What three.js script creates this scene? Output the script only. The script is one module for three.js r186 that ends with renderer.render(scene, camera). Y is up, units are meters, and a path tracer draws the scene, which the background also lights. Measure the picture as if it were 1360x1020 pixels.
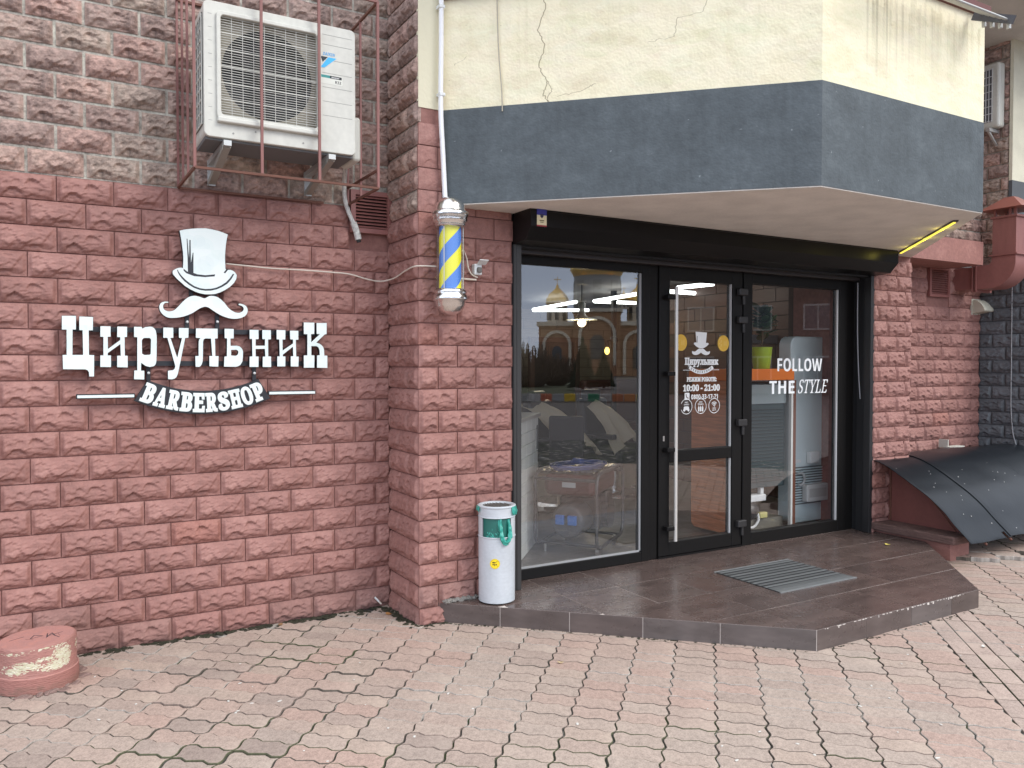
import * as THREE from 'three';
import { mergeGeometries } from 'three/addons/utils/BufferGeometryUtils.js';
import { RoundedBoxGeometry } from 'three/addons/geometries/RoundedBoxGeometry.js';
import { FontLoader } from 'three/addons/loaders/FontLoader.js';
import { TextGeometry } from 'three/addons/geometries/TextGeometry.js';

// ------------------------------------------------------------------ camera, sky, sun, exposure
const scene = new THREE.Scene();
const R = THREE.MathUtils.degToRad;
const camera = new THREE.PerspectiveCamera(51.386, 4 / 3, 0.05, 800);
camera.position.set(0, 1.6, 0);
camera.rotation.order = 'YXZ';
camera.rotation.set(-Math.atan(25 / 1060), R(-30), 0);
const SUN = new THREE.Vector3(0.42, 0.68, 0.66).normalize();
const EXPOSURE = 1.47;

let seedState = 12345;
const reseed = (s) => { seedState = s | 0; };
const rnd = () => { seedState = (seedState + 0x6d2b79f5) | 0; let t = Math.imul(seedState ^ (seedState >>> 15), 1 | seedState); t = (t + Math.imul(t ^ (t >>> 7), 61 | t)) ^ t; return ((t ^ (t >>> 14)) >>> 0) / 4294967296; };
const rr = (a, b) => a + (b - a) * rnd();
const clamp = (x, a = 0, b = 1) => Math.min(b, Math.max(a, x));
const lerp = (a, b, t) => a + (b - a) * t;
const smooth = (a, b, x) => { const t = clamp((x - a) / (b - a)); return t * t * (3 - 2 * t); };
// periodic gradient noise
const PERM = new Uint8Array(512), GX = new Float32Array(256), GY = new Float32Array(256);
{ reseed(77); const p = [...Array(256).keys()]; for (let i = 255; i > 0; i--) { const j = Math.floor(rnd() * (i + 1)); [p[i], p[j]] = [p[j], p[i]]; } for (let i = 0; i < 512; i++) PERM[i] = p[i & 255]; for (let i = 0; i < 256; i++) { const a = rnd() * Math.PI * 2; GX[i] = Math.cos(a); GY[i] = Math.sin(a); } }
function pn(x, y, px, py, s = 0) {
  const xi = Math.floor(x), yi = Math.floor(y), fx = x - xi, fy = y - yi;
  const m = (a, n) => ((a % n) + n) % n, x0 = m(xi, px), x1 = m(xi + 1, px), y0 = m(yi, py), y1 = m(yi + 1, py);
  const h = (a, b) => PERM[(PERM[(a + s * 37) & 255] + b + s * 11) & 255];
  const g = (i, dx, dy) => GX[i] * dx + GY[i] * dy;
  const u = fx * fx * fx * (fx * (fx * 6 - 15) + 10), v = fy * fy * fy * (fy * (fy * 6 - 15) + 10);
  return lerp(lerp(g(h(x0, y0), fx, fy), g(h(x1, y0), fx - 1, fy), u), lerp(g(h(x0, y1), fx, fy - 1), g(h(x1, y1), fx - 1, fy - 1), u), v) * 1.5;
}
function fbm(u, v, fx, fy, o = 4, s = 0) { let a = 1, t = 0, n = 0; for (let i = 0; i < o; i++) { t += a * pn(u * fx, v * fy, fx, fy, s + i); n += a; a *= 0.5; fx *= 2; fy *= 2; } return t / n; }
const nz = (x, y, s = 0) => pn(x, y, 251, 251, s);

{ // overcast sky: one grey-white cloud sheet, brighter overhead, faintly modelled
  const W = 1024, H = 512, d = new Float32Array(W * H * 4);
  for (let j = 0; j < H; j++) for (let i = 0; i < W; i++) {
    const el = ((j + 0.5) / H - 0.5) * Math.PI, s = Math.sin(el), k = (j * W + i) * 4;
    const cl = fbm(i / W, j / H, 6, 10, 5, 3), base = s > 0 ? (1.38 - 0.26 * Math.pow(s, 0.8)) * (1 + 0.30 * cl) : 0.22;
    const b = s > 0 ? clamp(0.5 - cl * 0.9) : 0.5;
    const lo = 1 - smooth(0.05, 0.5, s); d[k] = base * lerp(0.98, 0.80, b) * lerp(1, 0.93, lo); d[k + 1] = base * lerp(0.995, 0.89, b); d[k + 2] = base * lerp(1.02, 1.06, b) * lerp(1, 1.12, lo); d[k + 3] = 1;
  }
  const t = new THREE.DataTexture(d, W, H, THREE.RGBAFormat, THREE.FloatType);
  t.mapping = THREE.EquirectangularReflectionMapping; t.magFilter = THREE.LinearFilter; t.minFilter = THREE.LinearFilter; t.needsUpdate = true;
  scene.background = t; scene.environment = t;
}
const sun = new THREE.DirectionalLight(new THREE.Color(1, 0.965, 0.91), 1.4);
sun.position.copy(SUN.clone().multiplyScalar(30)).add(new THREE.Vector3(3, 0, -4));
sun.target.position.set(3, 0, -4);
sun.castShadow = true; sun.shadow.radius = 60; sun.shadow.mapSize.set(2048, 2048);
Object.assign(sun.shadow.camera, { left: -8, right: 8, top: 8, bottom: -8, near: 1, far: 60 });
scene.add(sun, sun.target);

// ------------------------------------------------------------------ helpers
const used = {};
const numbered = (n) => { const k = used[n] = (used[n] ?? -1) + 1; return k ? `${n}_${String(k).padStart(3, '0')}` : n; };
function tag(o, label, category, group, kind) { if (label) o.userData.label = label; if (category) o.userData.category = category; if (group) o.userData.group = group; if (kind) o.userData.kind = kind; return o; }
function thing(name, label, category, pos = [0, 0, 0], turn = 0, group) { const o = new THREE.Group(); o.name = numbered(name); o.position.set(...pos); o.rotation.y = turn; scene.add(o); return tag(o, label, category, group); }
const partCount = new Map();
function partName(parent, n) { if (!partCount.has(parent)) partCount.set(parent, {}); const c = partCount.get(parent); c[n] = (c[n] ?? -1) + 1; return c[n] ? `${n}_${String(c[n]).padStart(3, '0')}` : n; }
function prep(g) { g = g.index ? g.toNonIndexed() : g; for (const k of Object.keys(g.attributes)) if (!['position', 'normal', 'uv'].includes(k)) g.deleteAttribute(k); g.groups = []; return g; }
function obj(name, geos, mat, parent = scene, kind) {
  geos = [].concat(geos);
  const g = geos.length === 1 ? geos[0] : mergeGeometries(geos.map(prep));
  const m = new THREE.Mesh(g, mat); m.castShadow = m.receiveShadow = true;
  m.name = parent === scene ? numbered(name) : partName(parent, name);
  if (kind) m.userData.kind = kind;
  parent.add(m); return m;
}
function bx(w, h, d, x = 0, y = 0, z = 0, r = 0) { const g = r ? new RoundedBoxGeometry(w, h, d, 2, r) : new THREE.BoxGeometry(w, h, d); g.translate(x, y, z); return g; }
// box by its limits
const bb = (x0, x1, y0, y1, z0, z1, r = 0) => bx(x1 - x0, y1 - y0, z1 - z0, (x0 + x1) / 2, (y0 + y1) / 2, (z0 + z1) / 2, r);
// box with uv in metres on every side
function bm(x0, x1, y0, y1, z0, z1) {
  const g = bb(x0, x1, y0, y1, z0, z1), p = g.attributes.position, n = g.attributes.normal, u = g.attributes.uv;
  for (let i = 0; i < p.count; i++) { const ax = Math.abs(n.getX(i)), ay = Math.abs(n.getY(i)); if (ay > 0.5) u.setXY(i, p.getX(i), p.getZ(i)); else if (ax > 0.5) u.setXY(i, p.getZ(i), p.getY(i)); else u.setXY(i, p.getX(i), p.getY(i)); }
  return g;
}
const V = (x, y, z) => new THREE.Vector3(x, y, z);
const tube = (pts, r, seg = 24, rad = 8, closed = false) => new THREE.TubeGeometry(new THREE.CatmullRomCurve3(pts.map((p) => V(...p)), closed, 'centripetal'), seg, r, rad, closed);
function rod(a, b, r, rad = 8) { const A = V(...a), B = V(...b), d = B.clone().sub(A), g = new THREE.CylinderGeometry(r, r, d.length(), rad); g.applyQuaternion(new THREE.Quaternion().setFromUnitVectors(V(0, 1, 0), d.clone().normalize())); g.translate(...A.add(B).multiplyScalar(0.5).toArray()); return g; }
function bar(a, b, w, h) { const A = V(...a), B = V(...b), d = B.clone().sub(A), g = new THREE.BoxGeometry(w, h ?? w, d.length()); g.applyMatrix4(new THREE.Matrix4().lookAt(V(0, 0, 0), d.clone().negate(), Math.abs(d.y) > 0.98 * d.length() ? V(0, 0, 1) : V(0, 1, 0))); g.translate(...A.add(B).multiplyScalar(0.5).toArray()); return g; }
function shape(a, k = 0.001, ox = 0, oy = 0) { const s = new THREE.Shape(); for (let i = 0; i < a.length; i += 2) s[i ? 'lineTo' : 'moveTo'](a[i] * k - ox, a[i + 1] * k - oy); s.closePath(); return s; }
const extrude = (s, depth, b = 0, seg = 1) => new THREE.ExtrudeGeometry(s, { depth, bevelEnabled: b > 0, bevelThickness: b, bevelSize: b, bevelOffset: -b, bevelSegments: seg, curveSegments: 20 });
function rrect(x0, x1, y0, y1, r) { const s = new THREE.Shape(); s.moveTo(x0 + r, y0); s.lineTo(x1 - r, y0); s.absarc(x1 - r, y0 + r, r, -Math.PI / 2, 0); s.lineTo(x1, y1 - r); s.absarc(x1 - r, y1 - r, r, 0, Math.PI / 2); s.lineTo(x0 + r, y1); s.absarc(x0 + r, y1 - r, r, Math.PI / 2, Math.PI); s.lineTo(x0, y0 + r); s.absarc(x0 + r, y0 + r, r, Math.PI, Math.PI * 1.5); return s; }
const lathe = (pts, seg = 40) => new THREE.LatheGeometry(pts.map(([r, y]) => new THREE.Vector2(r, y)), seg);

const enc = (x) => Math.round(255 * clamp(x <= 0.0031308 ? 12.92 * x : 1.055 * Math.pow(x, 1 / 2.4) - 0.055));
function tex(w, h, fn, srgb = true, rep) {
  const d = new Uint8Array(w * h * 4);
  for (let j = 0; j < h; j++) for (let i = 0; i < w; i++) { const c = fn((i + 0.5) / w, (j + 0.5) / h), k = (j * w + i) * 4; if (typeof c === 'number') d[k] = d[k + 1] = d[k + 2] = srgb ? enc(c) : 255 * clamp(c); else for (let q = 0; q < 3; q++) d[k + q] = srgb ? enc(c[q]) : 255 * clamp(c[q]); d[k + 3] = 255; }
  const t = new THREE.DataTexture(d, w, h); t.magFilter = THREE.LinearFilter; t.minFilter = THREE.LinearMipmapLinearFilter; t.wrapS = t.wrapT = THREE.RepeatWrapping; if (srgb) t.colorSpace = THREE.SRGBColorSpace; if (rep) t.repeat.set(...rep); t.needsUpdate = true; return t;
}
function canvasTex(w, h, draw) { const c = document.createElement('canvas'); c.width = w; c.height = h; const g = c.getContext('2d'); draw(g, w, h); const t = new THREE.CanvasTexture(c); t.colorSpace = THREE.SRGBColorSpace; return t; }
const col = (r, g, b) => new THREE.Color().setRGB(r, g, b);
const std = (r, g, b, roughness = 0.7, o = {}) => new THREE.MeshStandardMaterial({ color: col(r, g, b), roughness, ...o });
const phy = (r, g, b, roughness, o) => new THREE.MeshPhysicalMaterial({ color: col(r, g, b), roughness, ...o });
const inFrame = (() => { camera.updateMatrixWorld(); camera.aspect = 4 / 3; camera.updateProjectionMatrix(); const m = new THREE.Matrix4().multiplyMatrices(camera.projectionMatrix, camera.matrixWorld.clone().invert()), v = new THREE.Vector4(); return (x, y, z, k = 1.03) => { v.set(x, y, z, 1).applyMatrix4(m); return v.w > 0.1 && Math.abs(v.x) < k * v.w && Math.abs(v.y) < k * v.w; }; })();
const dist = (x, y, z) => Math.hypot(x, y - 1.6, z);

// ------------------------------------------------------------------ materials
const T = {};
T.paint = tex(512, 512, (u, v) => { const a = fbm(u, v, 5, 5, 4, 1), b = fbm(u, v, 28, 28, 3, 2), c = fbm(u, v, 90, 90, 2, 9); const d = smooth(0.18, 0.5, a + 0.4 * b); const k = 0.80 + 0.22 * a + 0.16 * b + 0.1 * c; return [k + 0.02 * d, k + 0.07 * d, k + 0.07 * d]; });
T.raw = tex(512, 512, (u, v) => { const a = fbm(u, v, 6, 6, 4, 5), b = fbm(u, v, 30, 30, 3, 6), c = fbm(u, v, 110, 110, 2, 7), w = smooth(0.42, 0.62, c + 0.35 * b); let k = 0.66 + 0.4 * a + 0.4 * b + 0.18 * c; const g = smooth(-0.05, 0.45, a - b * 0.4) * 0.5; return [lerp(k, 1, w * 0.6), lerp(k * (1 + 0.1 * g), 1, w * 0.6), lerp(k * (1 + 0.08 * g), 0.95, w * 0.6)]; });
T.rockBump = tex(512, 512, (u, v) => 0.5 + 0.45 * fbm(u, v, 22, 26, 4, 12) + 0.22 * fbm(u, v, 70, 80, 3, 13), false);
T.fine = tex(512, 512, (u, v) => 0.5 + 0.5 * fbm(u, v, 40, 40, 4, 21), false);
T.paver = tex(512, 512, (u, v) => { const a = fbm(u, v, 5, 5, 4, 31), b = fbm(u, v, 40, 40, 3, 32), c = fbm(u, v, 140, 140, 2, 33); const l = smooth(0.1, 0.45, a) * 0.35, dk = smooth(0.3, 0.55, fbm(u, v, 3, 3, 4, 35)); const k = 0.76 + 0.13 * a + 0.20 * b + 0.26 * c - 0.14 * dk; return [lerp(k, 0.86, l), lerp(k, 0.9, l), lerp(k, 0.88, l)]; });
T.joint = tex(512, 512, (u, v) => { const a = fbm(u, v, 9, 9, 4, 41), b = fbm(u, v, 60, 60, 3, 42), m = smooth(0.18, 0.4, fbm(u, v, 7, 7, 3, 43)), s = smooth(0.12, 0.4, a) * 0.8; const k = 0.06 + 0.03 * b; return [lerp(lerp(k, 0.55, s), 0.05, m), lerp(lerp(k * 0.95, 0.5, s), 0.065, m), lerp(lerp(k * 0.85, 0.44, s), 0.02, m)]; });
T.plaster = tex(512, 512, (u, v) => 0.86 + 0.16 * fbm(u, v, 4, 4, 5, 51) + 0.05 * fbm(u, v, 60, 60, 2, 52));
T.wood = tex(512, 512, (u, v) => { const g = fbm(u, v, 3, 40, 4, 61), h = fbm(u, v, 6, 120, 2, 62), k = 0.75 + 0.35 * g + 0.2 * h; return [k, k * 0.97, k * 0.94]; });
T.tile = tex(512, 512, (u, v) => { const a = fbm(u, v, 3, 9, 5, 71), b = fbm(u, v, 12, 40, 3, 72), c = fbm(u, v, 4, 4, 4, 74); const k = 0.78 + 0.3 * a + 0.14 * b; const du = smooth(0.05, 0.5, c) * 0.3; return [lerp(k, 1, du), lerp(k, 1, du), lerp(k, 1, du)]; });
T.tileRough = tex(512, 512, (u, v) => 0.62 + 0.3 * fbm(u, v, 5, 5, 4, 73) + 0.1 * fbm(u, v, 50, 50, 2, 75), false);
T.grime = tex(512, 512, (u, v) => { const a = fbm(u, v, 6, 2, 5, 81), b = fbm(u, v, 30, 30, 3, 82); return 0.88 + 0.14 * a + 0.08 * b; });
const M = {
  red: [[0.372, 0.179, 0.150], [0.388, 0.189, 0.159], [0.358, 0.172, 0.144], [0.396, 0.196, 0.166]].map((c) => std(...c, 0.72, { map: T.paint, bumpMap: T.rockBump, bumpScale: 0.004 })),
  raw: [[0.54, 0.345, 0.29], [0.49, 0.345, 0.29], [0.57, 0.38, 0.315], [0.52, 0.39, 0.32], [0.45, 0.31, 0.265]].map((c) => std(...c, 0.88, { map: T.raw, bumpMap: T.rockBump, bumpScale: 0.006 })),
  grey: [[0.145, 0.155, 0.168], [0.16, 0.17, 0.185], [0.135, 0.145, 0.158]].map((c) => std(...c, 0.7, { map: T.paint, bumpMap: T.rockBump, bumpScale: 0.004 })),
  dirty: [[0.335, 0.176, 0.150], [0.345, 0.178, 0.152], [0.325, 0.172, 0.148]].map((c) => std(...c, 0.85, { map: T.paint, bumpMap: T.rockBump, bumpScale: 0.004 })),
  worn: std(0.385, 0.172, 0.138, 0.8, { map: T.paint, bumpMap: T.rockBump, bumpScale: 0.007 }),
  redFlat: std(0.41, 0.19, 0.158, 0.6, { map: T.paint, bumpMap: T.fine, bumpScale: 0.002 }),
  redMetal: std(0.31, 0.125, 0.108, 0.48, { map: T.grime }),
  mortarRed: std(0.32, 0.15, 0.126, 0.85, { map: T.paint }),
  mortarRaw: std(0.62, 0.57, 0.49, 0.95, { map: T.raw, bumpMap: T.fine, bumpScale: 0.003 }),
  mortarGrey: std(0.10, 0.108, 0.118, 0.8, { map: T.paint }),
  black: phy(0.010, 0.009, 0.009, 0.42, { specularIntensity: 0.4 }), frame: phy(0.0095, 0.0085, 0.008, 0.45, { specularIntensity: 0.4, bumpMap: T.fine, bumpScale: 0.0003 }),
  dark: std(0.012, 0.012, 0.013, 0.7), signSide: std(0.018, 0.019, 0.023, 0.45),
  rubber: std(0.022, 0.022, 0.022, 0.7),
  white: std(0.78, 0.80, 0.79, 0.35, { map: T.grime }), acWhite: std(0.68, 0.67, 0.60, 0.42, { map: T.grime }), acGrille: std(0.55, 0.54, 0.49, 0.5),
  acBack: std(0.40, 0.36, 0.28, 0.6), cage: std(0.30, 0.125, 0.108, 0.55, { map: T.paint }), cageRust: std(0.22, 0.09, 0.06, 0.75, { map: T.raw }),
  galv: std(0.5, 0.5, 0.48, 0.45, { metalness: 0.6 }), chrome: std(0.78, 0.77, 0.75, 0.2, { metalness: 1, bumpMap: T.fine, bumpScale: 0.0006 }), steel: std(0.62, 0.6, 0.57, 0.32, { metalness: 1 }),
  cable: std(0.62, 0.55, 0.47, 0.6), pipe: std(0.76, 0.76, 0.73, 0.45), glass: phy(1, 1, 1, 0, { transmission: 1, thickness: 0, ior: 2.15 }),
  tubeGlass: phy(1, 0.99, 0.95, 0.02, { transmission: 1, thickness: 0, ior: 1.5 }),
  soffit: std(0.88, 0.83, 0.76, 0.9, { map: T.plaster, bumpMap: T.fine, bumpScale: 0.001 }),
  binGrey: std(0.60, 0.635, 0.665, 0.38, { map: T.grime }), bag: phy(0.06, 0.50, 0.40, 0.35, { transmission: 0.35, thickness: 0, side: THREE.DoubleSide }),
  tile: [[0.142, 0.100, 0.088], [0.15, 0.106, 0.093], [0.134, 0.096, 0.085]].map((c) => std(...c, 0.42, { map: T.tile, roughnessMap: T.tileRough })),
  riser: [[0.135, 0.106, 0.097], [0.118, 0.09, 0.081], [0.15, 0.126, 0.118]].map((c) => std(...c, 0.55, { map: T.tile, roughnessMap: T.tileRough })),
  grout: std(0.62, 0.55, 0.5, 0.9), concrete: std(0.33, 0.31, 0.28, 0.95, { map: T.plaster, bumpMap: T.fine, bumpScale: 0.004 }),
  canopy: phy(0.014, 0.017, 0.021, 0.28, { map: T.grime, specularIntensity: 0.3, bumpMap: T.fine, bumpScale: 0.0004 }),
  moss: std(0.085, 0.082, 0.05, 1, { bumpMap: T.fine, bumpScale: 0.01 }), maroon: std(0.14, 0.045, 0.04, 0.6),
};
for (const t of [T.paint, T.raw, T.rockBump, T.fine, T.paver, T.joint, T.plaster, T.wood, T.tile, T.tileRough, T.grime]) t.anisotropy = 8;

// ------------------------------------------------------------------ rock-faced blocks
const MOLDS = 5;
const molds = [...Array(MOLDS)].map((_, m) => { reseed(900 + m * 31); const c = []; for (let i = 0; i < 13; i++) c.push([rr(0, 0.28), rr(0, 0.14), rr(-0.35, 0.35), rr(-0.62, 0.42), rr(-0.008, 0.011)]); return c; });
const arch = (u, v, u0, u1, ua, va, vb) => { if (u <= u0 || u >= u1 || v >= vb) return 0; const s = u < ua ? (u - u0) / (ua - u0) : (u1 - u) / (u1 - ua), top = lerp(vb, va, 1 - (1 - s) * (1 - s)); return v > top ? (1 - (v - top) / (vb - top + 1e-6)) * Math.sqrt(s) : 0; }; // a conchoidal chip: deepest under its upper lip
const tongue = (u, v, u0, u1, ua, va, vb) => { if (u <= u0 || u >= u1 || v <= va) return 0; const s = u < ua ? (u - u0) / (ua - u0) : (u1 - u) / (u1 - ua), bot = lerp(va, vb, 1 - (1 - s) * (1 - s)); return v < bot ? ((v - va) / (bot - va + 1e-6)) * Math.sqrt(s) : 0; };
function relief(m, x, y, w, h, soft) { // two moulds, as cast blocks have, each with small differences of its own
  const n1 = nz(x * 30 + m * 9, y * 40, 1), n2 = nz(x * 34, y * 44 + m * 7, 3);
  const u = x / 0.268 + 0.014 * n1 + 0.006 * nz(x * 95, y * 95 + m, 2), v = 1 - y / h + 0.03 * n2 + 0.012 * nz(x * 110 + m, y * 110, 4);
  let z = v < 0.28 ? lerp(0.005, 0.0225, smooth(-0.05, 0.3, v)) : v < 0.66 ? lerp(0.0225, 0.0275, (v - 0.28) / 0.38) : lerp(0.0275, 0.0105, smooth(0.62, 1.05, v));
  if (m % 2 === 0) z -= 1.65 * (0.0095 * arch(u, v, 0.47, 0.84, 0.58, 0.25, 0.60) + 0.012 * arch(u, v, 0.10, 0.50, 0.28, 0.64, 1.03) + 0.007 * arch(u, v, 0.48, 0.97, 0.62, 0.86, 1.02) + 0.006 * arch(u, v, 0.72, 0.84, 0.77, 0.22, 0.36) + 0.005 * arch(u, v, 0.38, 0.92, 0.62, 0.60, 0.74) + 0.004 * arch(u, v, 0.04, 0.29, 0.13, 0.13, 0.32) + 0.005 * arch(u, v, 0.24, 0.46, 0.34, 0.30, 0.54) + 0.004 * arch(u, v, 0.06, 0.24, 0.14, 0.44, 0.62));
  else z += 1.65 * (0.0085 * tongue(u, v, 0.28, 0.66, 0.47, 0.36, 0.74) + 0.0075 * tongue(u, v, 0.08, 0.30, 0.20, 0.60, 0.86) - 0.004 * arch(u, v, 0.30, 0.64, 0.5, 0.42, 0.54) - 0.009 * arch(u, v, 0.34, 0.98, 0.62, 0.78, 1.03) - 0.005 * arch(u, v, 0.03, 0.34, 0.16, 0.20, 0.40) - 0.006 * smooth(0, 0.05, u - lerp(0.97, 0.72, clamp((v - 0.05) / 0.7))) * (u < 0.97 ? 1 : 0.6) - 0.004 * arch(u, v, 0.5, 0.86, 0.66, 0.16, 0.30) - 0.005 * arch(u, v, 0.62, 0.84, 0.72, 0.48, 0.68));
  const rg = 1 - Math.abs(nz(x * 22 + m * 3, y * 60 + m, 6)) * 2.2;
  z += 0.0030 * rg + 0.0022 * nz(x * 70 + m, y * 120, 9);
  const e = Math.min(smooth(0.003, 0.021, Math.min(x, w - x)), smooth(0, 0.010, y), smooth(0, 0.014, h - y));
  return Math.max(0.002, soft * lerp(0.0035, z, e) + (1 - soft) * 0.004);
}
const brickCache = new Map();
function brickGeo(m, w, h, soft = 1, off = 0) {
  const key = [m, Math.round(w * 500), Math.round(h * 1000), soft, off].join();
  if (brickCache.has(key)) return brickCache.get(key);
  const nx = Math.max(4, Math.round(w / 0.0068)), ny = Math.max(4, Math.round(h / 0.0056)), pos = [], uv = [], idx = [], nrm = [];
  const at = (i, j) => { const x = (i / nx) * w, y = (j / ny) * h; return [x, y, relief(m, x + off, y, Math.max(w + off, w), h, soft)]; };
  const ou = m * 0.37 + off, ov = m * 0.61;
  for (let j = 0; j <= ny; j++) for (let i = 0; i <= nx; i++) { const p = at(i, j); pos.push(...p); uv.push(p[0] + ou, p[1] + ov); }
  for (let j = 0; j < ny; j++) for (let i = 0; i < nx; i++) { const a = j * (nx + 1) + i, b = a + 1, c = a + nx + 1, d = c + 1; idx.push(a, b, d, a, d, c); }
  const front = new THREE.BufferGeometry(); front.setAttribute('position', new THREE.Float32BufferAttribute(pos, 3)); front.setAttribute('uv', new THREE.Float32BufferAttribute(uv, 2)); front.setIndex(idx); front.computeVertexNormals();
  const sp = [], su = [], edge = [];
  for (let i = 0; i < nx; i++) edge.push([at(i, 0), at(i + 1, 0)]);
  for (let j = 0; j < ny; j++) edge.push([at(nx, j), at(nx, j + 1)]);
  for (let i = nx; i > 0; i--) edge.push([at(i, ny), at(i - 1, ny)]);
  for (let j = ny; j > 0; j--) edge.push([at(0, j), at(0, j - 1)]);
  const B = -0.016;
  for (const [a, b] of edge) { for (const q of [a, [a[0], a[1], B], b, b, [a[0], a[1], B], [b[0], b[1], B]]) { sp.push(...q); su.push(q[0] + q[2] + ou, q[1] + q[2] + ov); } }
  const side = new THREE.BufferGeometry(); side.setAttribute('position', new THREE.Float32BufferAttribute(sp, 3)); side.setAttribute('uv', new THREE.Float32BufferAttribute(su, 2)); side.computeVertexNormals();
  const g = mergeGeometries([prep(front), side]); brickCache.set(key, g); return g;
}
/* Courses of blocks on a vertical face. axis 'x' faces +z at z = at; axis 'z' faces -x at x = at. raw(n) tells unpainted courses. */
function courses(parent, { axis, at, from, to, y0, pitch, n0, n1, len, phase, mats, rawFrom = 999, softAbove = 999, holes = [], gap = 0.006, seed = 1, rawGap = 0.015 }) {
  reseed(seed * 101);
  const rest = new Map();
  for (let n = n0; n <= n1; n++) {
    const isRaw = n >= rawFrom, g = isRaw ? rawGap : gap, y = y0 + n * pitch + g / 2, h = pitch - g;
    const start = phase + (n & 1 ? len / 2 : 0); // joint positions
    let k = Math.floor((from - start) / len);
    for (let a = start + k * len; a < to; a += len) {
      let s = Math.max(a, from), e = Math.min(a + len, to);
      const off = Math.max(0, s - a);
      if (e - s < 0.03) continue;
      s += a < from + 0.001 ? 0.0015 : g / 2; e -= a + len > to - 0.001 ? 0.0015 : g / 2;
      let pieces = [[s, e]];
      for (const [h0, h1, v0, v1] of holes) { if (y + h > v0 + 0.02 && y < v1 - 0.02) pieces = pieces.flatMap(([p, q]) => (q <= h0 || p >= h1 ? [[p, q]] : [[p, Math.min(q, h0)], [Math.max(p, h1), q]].filter(([c, d]) => d - c > 0.03))); }
      for (const [p, q] of pieces) {
        const m = rnd() < 0.8 ? Math.floor(rnd() * 3) : Math.floor(rnd() * MOLDS), soft = n >= softAbove ? 0.25 : 1;
        const geo = brickGeo(m, q - p, h, soft, 0), set = isRaw ? M.raw : mats; let mat = set[Math.floor(rnd() * set.length)]; if (set === M.red && rnd() < (n < 5 ? 0.02 : 0.004)) mat = M.worn; if (set === M.red && rnd() < (n === 0 ? 0.7 : n === 1 ? 0.15 : 0)) mat = M.dirty[Math.floor(rnd() * 3)];
        const c = (p + q) / 2, w = axis === 'x' ? [c, y + h / 2, at] : [at, y + h / 2, c];
        const mesh = new THREE.Mesh(geo, mat); mesh.castShadow = mesh.receiveShadow = true;
        const out = rr(-0.0015, 0.002);
        if (axis === 'x') mesh.position.set(p, y, at + out); else { mesh.position.set(at - out, y, p); mesh.rotation.y = -Math.PI / 2; }
        mesh.rotation.z = rr(-0.004, 0.004); mesh.rotation.x += axis === 'x' ? rr(-0.008, 0.008) : 0;
        if (inFrame(...w, 1.05)) { mesh.name = partName(parent, 'brick'); parent.add(mesh); }
        else { mesh.updateMatrix(); const gg = geo.clone().applyMatrix4(mesh.matrix); if (!rest.has(mat)) rest.set(mat, []); rest.get(mat).push(gg); }
      }
    }
  }
  for (const [mat, gs] of rest) obj('brickwork', gs, mat, parent, 'stuff');
}

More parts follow.
